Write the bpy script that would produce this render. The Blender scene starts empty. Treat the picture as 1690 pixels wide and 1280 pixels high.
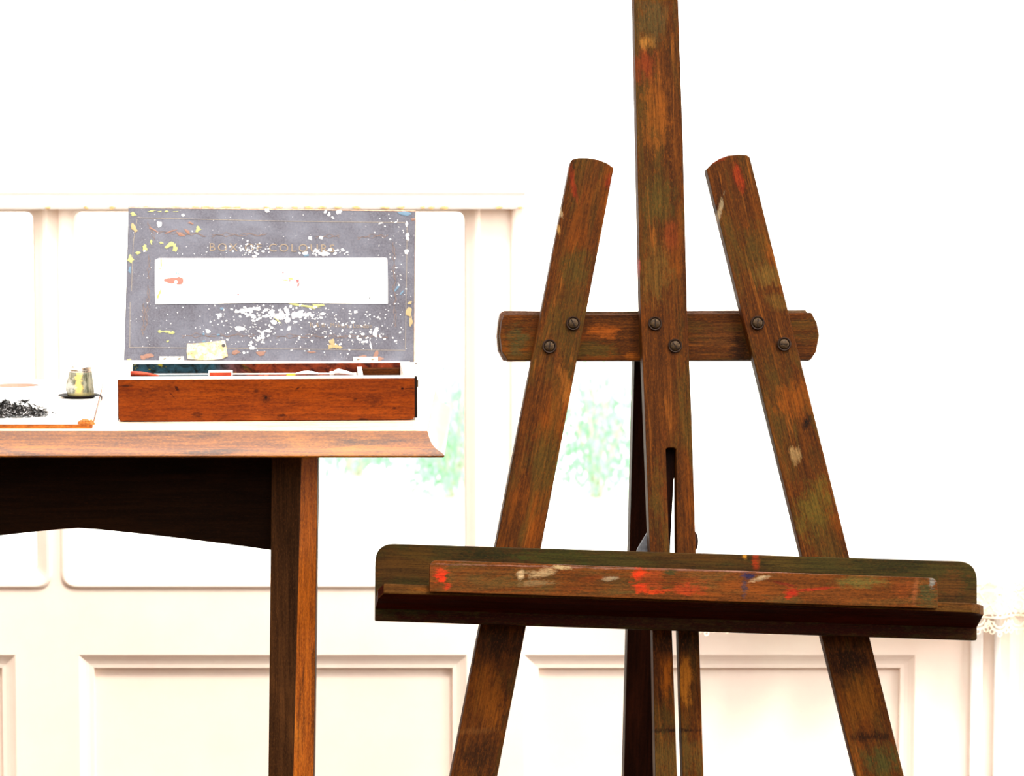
import bpy, bmesh, math, random
from mathutils import Vector, Matrix
random.seed(7)
R = math.radians
# ------------------------------------------------------------------ camera, world, light, exposure
F = 6190.0                       # focal length in pixels of the 1690 px wide frame
CAM = Vector((0, 0, 1.25))
PITCH = math.atan((640 - 54) / F)
SC = bpy.context.scene
cam_d = bpy.data.cameras.new('camera'); cam = bpy.data.objects.new('camera', cam_d)
SC.collection.objects.link(cam); SC.camera = cam
cam.location = CAM; cam.rotation_euler = (R(90) - PITCH, 0, 0)
cam_d.sensor_width = 36; cam_d.lens = F * 36 / 1690; cam_d.clip_start = .05; cam_d.clip_end = 200
cam_d.dof.use_dof = True; cam_d.dof.focus_distance = 4.5; cam_d.dof.aperture_fstop = 13
SC.view_settings.view_transform = 'Standard'; SC.view_settings.look = 'None'
SC.view_settings.exposure = 0.48; SC.view_settings.gamma = 1; SC.view_settings.use_curve_mapping = False
W = bpy.data.worlds.new('sky'); SC.world = W; W.use_nodes = True
bg = W.node_tree.nodes['Background']; bg.inputs[0].default_value = (1, .985, .96, 1); bg.inputs[1].default_value = 3.0
sun_d = bpy.data.lights.new('sun', 'SUN'); sun = bpy.data.objects.new('sun', sun_d); SC.collection.objects.link(sun)
sun_d.energy = 2.4; sun_d.angle = R(12); sun_d.color = (1, .93, .82)
sun.rotation_euler = Vector((-.30, .52, -.95)).to_track_quat('-Z', 'Y').to_euler()   # from above, in front, right

fill_d = bpy.data.lights.new('side_window_light', 'AREA'); fill_l = bpy.data.objects.new('side_window_light', fill_d); SC.collection.objects.link(fill_l)
fill_d.shape = 'RECTANGLE'; fill_d.size = 1.6; fill_d.size_y = 1.5; fill_d.energy = 60; fill_d.color = (1, .97, .92)     # added lamp out of view, brightens the scene from the right
fill_l.location = (3.15, 3.7, 1.5); fill_l.rotation_euler = (0, R(90), 0)

# ------------------------------------------------------------------ helpers
def ray(px, py):
    cp, sp = math.cos(PITCH), math.sin(PITCH)
    a, b = (px - 845) / F, -(py - 640) / F
    return Vector((a, cp + b * sp, -sp + b * cp))
def P(px, py, Y):
    d = ray(px, py); return CAM + d * (Y / d.y)
class Frame:
    def __init__(s, o, x, y, z):
        s.o = Vector(o); s.M = Matrix((x, y, z)).transposed(); s.I = s.M.transposed()
    def world(s, p): return s.o + s.M @ Vector(p)
    def hit(s, px, py, k, axis):           # ray meets the plane local[axis] = k
        d = s.I @ ray(px, py); c = s.I @ (CAM - s.o)
        return c + d * ((k - c[axis]) / d[axis])
WF = Frame((0, 0, 0), Vector((1, 0, 0)), Vector((0, 1, 0)), Vector((0, 0, 1)))
def finish(name, bm, mat, parent=None, frame=WF, grain=(1, 0, 0), smooth=False, seed=None, bevel=0, seg=2, props=None):
    """bm is in frame coordinates; linked as one mesh in its parent's space"""
    bmesh.ops.recalc_face_normals(bm, faces=bm.faces)
    if bevel:
        ed = [e for e in bm.edges if len(e.link_faces) == 2 and e.calc_face_angle(0) > R(35)]
        bmesh.ops.bevel(bm, geom=ed, offset=bevel, segments=seg, profile=.6, affect='EDGES', clamp_overlap=True)
    me = bpy.data.meshes.new(name)
    g = Vector(grain).normalized(); ref = Vector((0, 0, 1)) if abs(g.z) < .8 else Vector((0, 1, 0))
    a = g.cross(ref).normalized(); b = g.cross(a)
    rs = random.Random(seed if seed is not None else name + str(len(bpy.data.objects)))
    off = Vector((rs.uniform(0, 20), rs.uniform(0, 20), rs.uniform(0, 20)))
    lp = []; gv = []; base = parent_world(parent)
    for v in bm.verts:
        p = v.co.copy(); lp += list(p); gv += [p.dot(g) + off.x, p.dot(a) + off.y, p.dot(b) + off.z]
        v.co = frame.world(p) - base
    for f in bm.faces: f.smooth = smooth
    bm.to_mesh(me); bm.free()
    for nm, dat in (('lp', lp), ('gv', gv)):
        me.attributes.new(nm, 'FLOAT_VECTOR', 'POINT').data.foreach_set('vector', dat)
    if mat: me.materials.append(mat)
    o = bpy.data.objects.new(name, me); SC.collection.objects.link(o)
    if parent: o.parent = parent
    for k, v in (props or {}).items(): o[k] = v
    return o
_pw = {}
def parent_world(p):
    r = Vector((0, 0, 0))
    while p is not None: r += p.location; p = p.parent
    return r
def tag(o, label, cat, group=None, kind=None):
    o['label'] = label; o['category'] = cat
    if group: o['group'] = group
    if kind: o['kind'] = kind
    return o
def empty(name, loc, label=None, cat=None, group=None, kind=None):
    o = bpy.data.objects.new(name, None); o.empty_display_size = .05; SC.collection.objects.link(o); o.location = loc
    if label: o['label'] = label
    if cat: o['category'] = cat
    if group: o['group'] = group
    if kind: o['kind'] = kind
    return o
def box(bm, x0, x1, y0, y1, z0, z1):
    v = [bm.verts.new((x, y, z)) for x in (x0, x1) for y in (y0, y1) for z in (z0, z1)]
    for q in ((0, 1, 3, 2), (4, 6, 7, 5), (0, 4, 5, 1), (2, 3, 7, 6), (0, 2, 6, 4), (1, 5, 7, 3)): bm.faces.new([v[i] for i in q])
    return v
def loft(bm, loops, cap=True):
    L = [[bm.verts.new(p) for p in lp] for lp in loops]; n = len(L[0])
    for a, b in zip(L, L[1:]):
        for i in range(n): bm.faces.new((a[i], a[(i + 1) % n], b[(i + 1) % n], b[i]))
    if cap: bm.faces.new(L[0][::-1]); bm.faces.new(L[-1])
    return L
def lathe(bm, c, prof, n=28, axis='z', start=0.0):
    """prof: (radius, height) rings, closed at both ends"""
    L = []
    for r, h in prof:
        ring = []
        for i in range(n):
            t = 2 * math.pi * i / n + start
            a, b = r * math.cos(t), r * math.sin(t)
            ring.append((c[0] + a, c[1] + b, c[2] + h) if axis == 'z' else (c[0] + a, c[1] + h, c[2] + b))
        L.append(ring)
    loft(bm, L)
def tube(bm, pts, r, n=8):
    pts = [Vector(p) for p in pts]; rs = r if isinstance(r, (list, tuple)) else [r] * len(pts); L = []
    for i, p in enumerate(pts):
        d = (pts[min(i + 1, len(pts) - 1)] - pts[max(i - 1, 0)]).normalized()
        a = d.cross(Vector((0, 0, 1))); a = a.normalized() if a.length > .05 else d.cross(Vector((0, 1, 0))).normalized(); b = d.cross(a)
        L.append([p + a * rs[i] * math.cos(2 * math.pi * k / n) + b * rs[i] * math.sin(2 * math.pi * k / n) for k in range(n)])
    loft(bm, L)
def rounded(pts, rad, seg=6):
    out = []; n = len(pts)
    for i in range(n):
        p = Vector(pts[i][:2]); r = rad[i] if isinstance(rad, (list, tuple)) else rad
        if r <= 0: out.append(tuple(p)); continue
        a = (Vector(pts[i - 1][:2]) - p); b = (Vector(pts[(i + 1) % n][:2]) - p)
        an = a.angle(b); t = min(r / math.tan(an / 2), a.length * .49, b.length * .49)
        pa, pb = p + a.normalized() * t, p + b.normalized() * t
        for k in range(seg + 1):
            s = k / seg; out.append(tuple(pa * (1 - s) ** 2 + p * 2 * s * (1 - s) + pb * s * s))
    return out
def ribbon(bm, pts, w, conv):
    """flat narrow strip through 2D points, conv maps 2D to 3D"""
    pts = [Vector(p) for p in pts]; prev = None
    for i, p in enumerate(pts):
        d = (pts[min(i + 1, len(pts) - 1)] - pts[max(i - 1, 0)]).normalized(); nrm = Vector((-d.y, d.x)) * w / 2
        cur = (bm.verts.new(conv(p + nrm)), bm.verts.new(conv(p - nrm)))
        if prev: bm.faces.new((prev[0], prev[1], cur[1], cur[0]))
        prev = cur
def blob(bm, c, rx, ry, rot, conv, h, rs, n=11, rough=.3):
    ring = []; mid = bm.verts.new(conv(Vector(c), h))
    for i in range(n):
        t = 2 * math.pi * i / n; k = 1 + rs.uniform(-rough, rough)
        v = Vector((rx * k * math.cos(t), ry * k * math.sin(t))); v.rotate(Matrix.Rotation(rot, 2))
        ring.append(bm.verts.new(conv(Vector(c) + v, 0)))
    for i in range(n): bm.faces.new((mid, ring[i], ring[(i + 1) % n]))

# ------------------------------------------------------------------ materials
def new_mat(name):
    m = bpy.data.materials.new(name); m.use_nodes = True
    nt = m.node_tree; return m, nt, nt.nodes['Principled BSDF']
def c4(c): return (c[0], c[1], c[2], 1)
def S(*rgb):                               # sRGB 0..255 to linear
    return tuple((v / 255 / 12.92) if v / 255 <= .04045 else ((v / 255 + .055) / 1.055) ** 2.4 for v in rgb)
def noise(nt, vec, scale, detail=3, rough=.55, dist=0):
    n = nt.nodes.new('ShaderNodeTexNoise'); n.inputs['Scale'].default_value = scale; n.inputs['Detail'].default_value = detail
    n.inputs['Roughness'].default_value = rough; n.inputs['Distortion'].default_value = dist
    nt.links.new(vec, n.inputs['Vector']); return n.outputs['Fac']
def attr(nt, name):
    a = nt.nodes.new('ShaderNodeAttribute'); a.attribute_name = name; return a.outputs['Vector']
def mapping(nt, vec, scale=(1, 1, 1), loc=(0, 0, 0), rot=(0, 0, 0), kind='POINT'):
    m = nt.nodes.new('ShaderNodeMapping'); m.vector_type = kind
    m.inputs['Scale'].default_value = scale; m.inputs['Location'].default_value = loc; m.inputs['Rotation'].default_value = rot
    nt.links.new(vec, m.inputs['Vector']); return m.outputs['Vector']
def remap(nt, v, a, b, c=0, d=1, smooth=False):
    m = nt.nodes.new('ShaderNodeMapRange'); m.inputs[1].default_value = a; m.inputs[2].default_value = b
    m.inputs[3].default_value = c; m.inputs[4].default_value = d
    if smooth: m.interpolation_type = 'SMOOTHSTEP'
    nt.links.new(v, m.inputs[0]); return m.outputs[0]
def mix(nt, f, a, b):
    m = nt.nodes.new('ShaderNodeMix'); m.data_type = 'RGBA'
    if isinstance(f, (int, float)): m.inputs[0].default_value = f
    else: nt.links.new(f, m.inputs[0])
    for s, v in ((6, a), (7, b)):
        if isinstance(v, tuple): m.inputs[s].default_value = c4(v)
        else: nt.links.new(v, m.inputs[s])
    return m.outputs[2]
def mathn(nt, op, a, b):
    m = nt.nodes.new('ShaderNodeMath'); m.operation = op
    for s, v in ((0, a), (1, b)):
        if isinstance(v, (int, float)): m.inputs[s].default_value = v
        else: nt.links.new(v, m.inputs[s])
    return m.outputs[0]
def mark(nt, col, vec, c, r, color, strength=1, rot=0, axis=2, soft=.5, streak=None):
    """a stain of given place and size: c, r in the two axes other than axis"""
    loc = [0, 0, 0]; sc = [1e3] * 3; ax = [i for i in range(3) if i != axis]
    loc[ax[0]], loc[ax[1]] = c; sc[ax[0]], sc[ax[1]] = r; ro = [0, 0, 0]; ro[axis] = rot
    v = mapping(nt, vec, tuple(sc), tuple(loc), tuple(ro), 'TEXTURE')
    l = nt.nodes.new('ShaderNodeVectorMath'); l.operation = 'LENGTH'; nt.links.new(v, l.inputs[0])
    n = noise(nt, mapping(nt, attr(nt, 'gv'), (55, 130, 130)), 1, 7, .8)
    d = mathn(nt, 'ADD', l.outputs['Value'], mathn(nt, 'MULTIPLY', mathn(nt, 'SUBTRACT', n, .5), 4.6))
    return mix(nt, remap(nt, d, 1 + soft / 2, 1 - soft, 0, strength), col, color)
def wood(name, base, dark, light, patches=(), marks=(), gr=(7, 150, 150), rough=.45, spec=.12, bump=.25, contrast=.5, coat=0, maxis=2, pscale=(5, 16, 16), tone=.54):
    m, nt, b = new_mat(name); gv = attr(nt, 'gv'); lp = attr(nt, 'lp')
    kc = lambda c: tuple(v * tone for v in c)
    base, dark, light = kc(base), kc(dark), kc(light); patches = [(kc(p[0]),) + tuple(p[1:]) for p in patches]; marks = [(q[0], q[1], kc(q[2])) + tuple(q[3:]) for q in marks]
    g1 = noise(nt, mapping(nt, gv, gr), 1, 5, .65, .4)
    g2 = noise(nt, mapping(nt, gv, (gr[0] * 2.5, gr[1] * 3.2, gr[2] * 3.2)), 1, 3, .6)
    g3 = noise(nt, mapping(nt, gv, pscale), 1, 4, .6, .3)
    col = mix(nt, remap(nt, g1, .5 - contrast / 2, .5 + contrast / 2), dark, base)
    col = mix(nt, remap(nt, g3, .52, .72), col, light)
    for i, (pc, th, st, sc) in enumerate(patches):
        pn = noise(nt, mapping(nt, gv, sc, (3.1 * i + 7, 1.7 * i, 5.3 * i)), 1, 5, .65, .6)
        col = mix(nt, remap(nt, pn, th, th + .13, 0, st), col, pc)
    for mk in marks:
        kw = dict(axis=maxis); kw.update(mk[5] if len(mk) > 5 else {})
        col = mark(nt, col, lp, mk[0], mk[1], mk[2], mk[3], mk[4], **kw)
    col = mix(nt, remap(nt, g2, .42, .62, 0, .5), col, mix(nt, .5, dark, (0.001, .001, .001)))
    g4 = noise(nt, mapping(nt, gv, (260, 700, 700)), 1, 3, .7)
    col = mix(nt, remap(nt, g4, .50, .68, 0, .45), col, (0.004, .002, .001)); col = mix(nt, remap(nt, g4, .46, .32, 0, .35), col, light)
    nt.links.new(col, b.inputs['Base Color'])
    b.inputs['Specular IOR Level'].default_value = spec
    nt.links.new(remap(nt, g3, .3, .7, rough - .08, rough + .12), b.inputs['Roughness'])
    b.inputs['Coat Weight'].default_value = coat; b.inputs['Coat Roughness'].default_value = .18
    bp = nt.nodes.new('ShaderNodeBump'); bp.inputs['Strength'].default_value = bump; bp.inputs['Distance'].default_value = .0006
    nt.links.new(mathn(nt, 'ADD', g1, g2), bp.inputs['Height']); nt.links.new(bp.outputs[0], b.inputs['Normal'])
    return m
def plain(name, col, rough=.6, spec=.3, metal=0, var=.08, scale=30, bump=0, col2=None):
    m, nt, b = new_mat(name); lp = attr(nt, 'lp'); n = noise(nt, lp, scale, 5, .6)
    c2 = col2 or tuple(v * (1 - var * 2) for v in col)
    nt.links.new(mix(nt, remap(nt, n, .35, .65), c2, col), b.inputs['Base Color'])
    b.inputs['Roughness'].default_value = rough; b.inputs['Specular IOR Level'].default_value = spec; b.inputs['Metallic'].default_value = metal
    if bump:
        bp = nt.nodes.new('ShaderNodeBump'); bp.inputs['Strength'].default_value = bump; bp.inputs['Distance'].default_value = .001
        nt.links.new(n, bp.inputs['Height']); nt.links.new(bp.outputs[0], b.inputs['Normal'])
    return m

# ================================================================== SETTING
YW = 5.40; KW = F / YW
def wx(px): return (px - 845) / F * YW * 1.004
def wp(px, py): return P(px, py, YW)
paint_m, nt, b = new_mat('cream_paint'); lp = attr(nt, 'lp')
n1 = noise(nt, lp, 9, 5, .6); n2 = noise(nt, lp, 160, 3, .6)
col = mix(nt, remap(nt, n1, .35, .7), S(250, 229, 215), S(252, 238, 222))
col = mix(nt, remap(nt, n2, .72, .80, 0, .3), col, S(215, 190, 165))
nt.links.new(col, b.inputs['Base Color']); b.inputs['Roughness'].default_value = .5; b.inputs['Specular IOR Level'].default_value = .25
white_m = plain('white_gloss_paint', S(252, 247, 242), .4, .3, var=.01)

def wall_holes(bm, xs, zs, holes, y0, y1):
    xs, zs = sorted(set(xs)), sorted(set(zs))
    def solid(i, j):
        if i < 0 or j < 0 or i >= len(xs) - 1 or j >= len(zs) - 1: return None
        cx, cz = (xs[i] + xs[i + 1]) / 2, (zs[j] + zs[j + 1]) / 2
        return not any(a < cx < c and bb < cz < d for a, c, bb, d in holes)
    vs = {}
    def V(i, j, k):
        if (i, j, k) not in vs: vs[i, j, k] = bm.verts.new((xs[i], (y0, y1)[k], zs[j]))
        return vs[i, j, k]
    for i in range(len(xs) - 1):
        for j in range(len(zs) - 1):
            if not solid(i, j): continue
            bm.faces.new((V(i, j, 0), V(i + 1, j, 0), V(i + 1, j + 1, 0), V(i, j + 1, 0)))
            bm.faces.new((V(i, j, 1), V(i, j + 1, 1), V(i + 1, j + 1, 1), V(i + 1, j, 1)))
            for di, dj, e in ((-1, 0, ((0, 0), (0, 1))), (1, 0, ((1, 0), (1, 1))), (0, -1, ((0, 0), (1, 0))), (0, 1, ((0, 1), (1, 1)))):
                if not solid(i + di, j + dj):
                    (a, c), (d, f) = e
                    bm.faces.new((V(i + a, j + c, 0), V(i + d, j + f, 0), V(i + d, j + f, 1), V(i + a, j + c, 1)))
def zpx(py, Y=YW): return P(845, py, Y).z
def xpx(px, Y=YW): return P(px, 640, Y).x
def sweep_frame(bm, x0, x1, z0, z1, r, prof, y, seg=6):
    loops = []
    for off, dy in prof:
        pts = [(x0 - off, z0 - off), (x1 + off, z0 - off), (x1 + off, z1 + off), (x0 - off, z1 + off)]
        if r > 0: pts = rounded(pts, r + off * .5, seg)
        loops.append([(p[0], y + dy, p[1]) for p in pts])
    loft(bm, loops, cap=False)
wins = [(-588, 56), (124, 766), (869, 1511)]; panels = [(-625, 20), (125, 770), (865, 1515)]
wz0, wz1, uz0, uz1 = zpx(944), zpx(350), zpx(302), 2.15
pz1, pz0 = zpx(1080), .075
holes = []; g = .012
for a, c in wins: holes += [(xpx(a) - g, xpx(c) + g, wz0 - g, wz1 + g), (xpx(a) - g, xpx(c) + g, uz0 - g, uz1 + g)] if a < 800 else [(xpx(a) - g, xpx(c) + g, wz0 - g, uz1 + g)]
for a, c in panels: holes.append((xpx(a), xpx(c), pz0, pz1))
# the window and panel bay beyond the pilaster on the right
a4, c4x = 1700, 2350
holes += [(xpx(a4) - g, xpx(c4x) + g, wz0 - g, uz1 + g), (xpx(1672), xpx(2360), pz0, zpx(1010))]
xs = [-3.2, 3.2]; zs = [0, 2.9]
for h in holes: xs += h[:2]; zs += h[2:]
bm = bmesh.new(); wall_holes(bm, xs, zs, holes, YW, YW + .11)
wall = finish('wall_back', bm, paint_m, props={'kind': 'structure', 'label': 'cream painted panelled wall below and around the windows'})
moul = [(0, .0), (-.0015, .0008), (-.005, .0035), (-.010, .0062), (-.015, .0078), (-.0195, .0082), (-.0210, .0085), (-.0220, .017)]
def wall_panel(x0, x1, z0, z1):
    bm = bmesh.new(); sweep_frame(bm, x0, x1, z0, z1, 0, moul, YW); finish('panel_moulding', bm, paint_m, wall)
    q = .0220; bm = bmesh.new(); box(bm, x0 + q, x1 - q, YW + .0165, YW + .04, z0 + q, z1 - q); finish('wall_panel', bm, paint_m, wall)
for a, c in panels: wall_panel(xpx(a), xpx(c), pz0, pz1)
wall_panel(xpx(1672), xpx(2360), pz0, zpx(1010))
glass_m, nt, b = new_mat('window_glass'); nt.nodes.remove(b)
tr = nt.nodes.new('ShaderNodeBsdfTransparent'); tr.inputs[0].default_value = (.97, .985, .98, 1)
gl = nt.nodes.new('ShaderNodeBsdfGlossy'); gl.inputs['Roughness'].default_value = .03
fr = nt.nodes.new('ShaderNodeFresnel'); fr.inputs[0].default_value = 1.35
ms = nt.nodes.new('ShaderNodeMixShader'); nt.links.new(fr.outputs[0], ms.inputs[0]); nt.links.new(tr.outputs[0], ms.inputs[1]); nt.links.new(gl.outputs[0], ms.inputs[2])
nt.links.new(ms.outputs[0], nt.nodes['Material Output'].inputs[0])
fprof = [(0, .06), (0, .010), (.003, .004), (.008, .001), (.012, -.002), (.016, -.0045), (.0200, -.0048), (.0222, -.0035), (.0235, .0)]
for k, (a, c) in enumerate(wins + [(a4, c4x)]):
    w = empty('window_%d' % (k + 1), ((xpx(a) + xpx(c)) / 2, YW, wz0), kind='structure')
    for z0, z1 in (((wz0, wz1), (uz0, uz1)) if k < 2 else ((wz0, uz1),)):
        bm = bmesh.new(); sweep_frame(bm, xpx(a), xpx(c), z0, z1, .012, fprof, YW); finish('window_frame', bm, white_m if 0 else paint_m, w, smooth=False)
        bm = bmesh.new(); box(bm, xpx(a) - .004, xpx(c) + .004, YW + .042, YW + .046, z0 - .004, z1 + .004); finish('pane', bm, glass_m, w)
# transom ledge with worn lower edge
chip_m = plain('bare_worn_wood', S(222, 185, 130), .7, .2, var=.2, scale=200)
bm = bmesh.new()
tz0, tz1 = zpx(345, YW - .03), zpx(314, YW - .03); tx0, tx1 = -2.6, xpx(866)
prof = [(0, tz0), (-.028, tz0), (-.030, tz0 + .004), (-.026, tz1 - .008), (-.030, tz1 - .003), (-.030, tz1), (0, tz1)]
loft(bm, [[(x, YW + dy, z) for dy, z in prof] for x in (tx0, tx1)])
ledge = finish('trim_1', bm, white_m, props={'kind': 'structure', 'label': 'white transom ledge with chipped lower edge behind the lid of the paint box'})
rs = random.Random(4); bm = bmesh.new()
for px, w in ((80, 5), (142, 4), (185, 6), (240, 5), (290, 9), (322, 8), (344, 11), (372, 10), (392, 8), (440, 5), (462, 6), (487, 5), (510, 8), (532, 7), (558, 6), (588, 7), (636, 8), (662, 7), (698, 4), (712, 6), (733, 8), (824, 6), (858, 4)):
    c = P(px, 341.5, YW - .0305)
    blob(bm, (c.x, tz0 + .0022), w / KW * .9, .0022, 0, lambda p, h: (p.x, YW - .0298 - .0004 - h, p.y), .0004, rs, 12, .35)
finish('chipped_edge', bm, chip_m, ledge, props={'label': 'bare wood chips along the ledge'})
# pilaster strips at the right
bm = bmesh.new(); box(bm, xpx(1606), xpx(1626), YW - .012, YW, 0, zpx(960)); box(bm, xpx(1645), xpx(1655), YW - .016, YW, 0, zpx(960))
finish('trim_2', bm, white_m, bevel=.003, props={'kind': 'structure', 'label': 'narrow white vertical beads on the wall right of the easel'})
bm = bmesh.new(); box(bm, -3.2, 3.2, YW - .014, YW, 0, .06); finish('baseboard_back', bm, paint_m, bevel=.003, props={'kind': 'structure'})
floor_m = wood('floorboards', S(88, 58, 36), S(50, 32, 20), S(110, 76, 46), gr=(2, 30, 30), rough=.5, spec=.3)
fl = empty('floor', (0, 0, 0), kind='structure')
bm = bmesh.new(); box(bm, -3.2, 3.2, -1.7, YW + .11, -.06, -.021); finish('subfloor', bm, floor_m, fl)
y = -1.7; i = 0
while y < YW + .1:                                     # boards run along x
    bm = bmesh.new(); box(bm, -3.2, 3.2, y + .001, min(y + .139, YW + .11), -.02, 0); finish('floorboard', bm, floor_m, fl, bevel=.0015, seg=1); y += .14
def wall_side(bm):                                     # right-hand wall, opening cut only to suit the added side lamp
    for y0, y1, z0, z1 in ((-1.7, 2.85, 0, 2.9), (4.55, YW + .11, 0, 2.9), (2.85, 4.55, 0, .7), (2.85, 4.55, 2.3, 2.9)): box(bm, 3.2, 3.3, y0, y1, z0, z1)
side_m = plain('studio_wall_paint', S(150, 128, 104), .8, .1, var=.04)
for nm, d in (('wall_left', (-3.3, -3.2, -1.7, YW + .11)), ('wall_right', (3.2, 3.3, -1.7, YW + .11)), ('wall_front', (-3.3, 3.3, -1.8, -1.7))):
    bm = bmesh.new(); box(bm, d[0], d[1], d[2], d[3], 0, 2.9 if nm != 'wall_front' else 2.3) if nm != 'wall_right' else wall_side(bm); finish(nm, bm, side_m, props={'kind': 'structure'})
# outdoors
terr_m = plain('pale_gravel', S(235, 232, 224), .9, .1, var=.05, scale=12)
bm = bmesh.new(); box(bm, -30, 30, YW + .12, 60, -.2, -.02); finish('ground', bm, terr_m, props={'kind': 'structure', 'label': 'pale sunlit gravel outside the windows'})
leaf_m = plain('pale_leaf', S(150, 198, 166), .8, .05, var=.05, scale=40)
stem_m = plain('shrub_stem', S(215, 214, 196), .8, .1)
def shrub(cx, cy, rx, ry, h, n, label, seed):
    rs = random.Random(seed); s = empty('shrub', (cx, cy, -.02), label, 'shrub', 'shrubs outside the windows')
    bm = bmesh.new(); tips = []
    for i in range(26):
        a = rs.uniform(0, 6.28); r = rs.random() ** .5; tx, ty = cx + rx * r * math.cos(a), cy + ry * r * math.sin(a); tz = h * rs.uniform(.55, 1) * (1 - .4 * r * r)
        tube(bm, [(cx + (tx - cx) * .15, cy + (ty - cy) * .15, -.02), (cx + (tx - cx) * .6, cy + (ty - cy) * .6, tz * .6), (tx, ty, tz)], [.004, .003, .0015], 5); tips.append((tx, ty, tz))
    finish('stem', bm, stem_m, s)
    bm = bmesh.new()
    for i in range(n):
        tx, ty, tz = rs.choice(tips); k = rs.uniform(.02, 1.0)
        p = Vector((tx + rs.gauss(0, .035), ty + rs.gauss(0, .035), tz * k + .005)); d = Vector((rs.gauss(0, .35), rs.gauss(0, .35), 1 if rs.random() < .6 else -1)).normalized()
        L = rs.uniform(.018, .04); wv = d.cross(Vector((rs.gauss(0, 1), rs.gauss(0, 1), 0))).normalized() * L * .16
        m_ = p + d * L * .5 + Vector((0, 0, .003)); vs = [bm.verts.new(q) for q in (p, m_ + wv, p + d * L, m_ - wv)]
        bm.faces.new(vs)
    finish('foliage', bm, leaf_m, s, props={'kind': 'stuff'})
for px0, px1, hh, n, lb, sd in ((690, 800, .44, 1900, 'pale green shrub outside the window, seen right of the table edge', 1),
                                (530, 640, .17, 800, 'low pale shrub outside the window, seen just under the table edge', 2),
                                (925, 1045, .48, 1500, 'pale green shrub outside the window, seen between the left easel upright and the mast', 3)):
    yo = 10.75 if hh < .2 else 10.25; a, c = P(px0, 700, yo).x, P(px1, 700, yo).x; shrub((a + c) / 2, yo, (c - a) / 2, .2, hh, n, lb, sd)

# ================================================================== TABLE
TY = 4.40; TZ = P(700, 710.5, TY).z
oak = wood('carved_oak', S(186, 108, 24), S(112, 56, 10), S(208, 128, 32),
           patches=[(S(66, 36, 12), .52, .85, (7, 60, 60)), (S(84, 48, 18), .56, .75, (12, 110, 110))], gr=(6, 120, 120), rough=.4, spec=.15, bump=.15, coat=.9, tone=.66)
oak.node_tree.nodes['Principled BSDF'].inputs['Coat IOR'].default_value = 1.55
oak.node_tree.nodes['Principled BSDF'].inputs['Coat Roughness'].default_value = .1
glare_m = wood('bleached_oak', S(250, 222, 200), S(240, 196, 164), S(252, 232, 214), gr=(5, 60, 60), rough=.3, spec=.5, bump=.1, tone=1)  # glare on the flat tabletop put into a pale oak colour
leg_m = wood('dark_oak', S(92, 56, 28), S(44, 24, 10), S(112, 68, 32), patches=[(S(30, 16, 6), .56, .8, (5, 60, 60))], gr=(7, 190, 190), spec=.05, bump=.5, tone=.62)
lit_leg_m = wood('orange_oak', S(190, 100, 22), S(120, 54, 8), S(205, 120, 34), patches=[(S(52, 26, 6), .56, .9, (9, 130, 130))], gr=(10, 220, 220), spec=.1, bump=.5, tone=.85)  # lit copy of the leg oak, side light painted into the chamfer
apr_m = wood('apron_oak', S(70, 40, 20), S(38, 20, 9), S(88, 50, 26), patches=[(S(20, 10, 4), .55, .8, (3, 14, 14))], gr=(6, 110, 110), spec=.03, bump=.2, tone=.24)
txr = P(705, 711, TY).x; txc = P(115, 711, TY).x; txl = 2 * txc - txr; TB = 4.91
table = empty('table', (txc, (TY + TB) / 2, 0), 'small oak table with a moulded edge, carrying the open paint box', 'table')
tp = [(-.004, 0), (-.0006, 0), (.0004, -.0006), (.0010, -.003), (.0018, -.006), (.0030, -.0095), (.0046, -.0130), (.0066, -.0160), (.0092, -.0188), (.0122, -.0211), (.0154, -.0230), (.0180, -.0244), (.0198, -.0258), (.0206, -.0273), (.0202, -.0288), (.0188, -.0298), (.0165, -.0302), (0, -.0302)]
bm = bmesh.new(); loops = []
for off, dz in tp: loops.append([(txl - off, TY - off, TZ + dz), (txr + off, TY - off, TZ + dz), (txr + off, TB + off, TZ + dz), (txl - off, TB + off, TZ + dz)])
loft(bm, loops)
top = finish('tabletop', bm, oak, table, props={'label': 'orange-brown oak top with an ogee edge'})
top.data.materials.append(glare_m)
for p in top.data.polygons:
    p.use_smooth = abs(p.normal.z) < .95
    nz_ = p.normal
    if p.normal.z > .95: p.material_index = 1               # flat top, white glare painted into its colour
bm_ = bmesh.new(); bm_.from_mesh(top.data)
sharp = [e.index for e in bm_.edges if len(e.link_faces) == 2 and (e.calc_face_angle(0) > R(27) or (abs(abs((e.verts[0].co - e.verts[1].co).x) - abs((e.verts[0].co - e.verts[1].co).y)) < 1e-5 and (e.verts[0].co - e.verts[1].co).length < .1))]
bm_.free()
for i in sharp: top.data.edges[i].use_edge_sharp = True       # mitres and arrises stay crisp
zt = TZ - .0302
def leg_sec(px_l, px_b, px_r, py, Y):
    xl, xb, xr = (P(q, py, Y).x for q in (px_l, px_b, px_r))
    return xl, xb, xr
LY = 4.455
def front_leg(mirror=False):
    secs = []
    for (a, b_, c, py) in ((448.5, 497, 524, 756), (443, 483, 516.5, 1280)):
        xl, xb, xr = leg_sec(a, b_, c, py, LY); secs.append((P(a, py, LY).z, xl, xb, xr))
    (z1, *A), (z2, *B) = secs; k = (0 - z1) / (z2 - z1); C_ = [p + (q - p) * k for p, q in zip(A, B)]
    def loop(z, s):
        xl, xb, xr = s; w = (xr - xb)
        pts = [(xl, LY), (xb, LY), (xr, LY + w * 1.05), (xr, LY + .055), (xl, LY + .055)]
        if mirror: pts = [(2 * txc - x, y) for x, y in pts]
        return [(x, y, z) for x, y in pts]
    return [loop(zt, A), loop(0, C_)]
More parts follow.
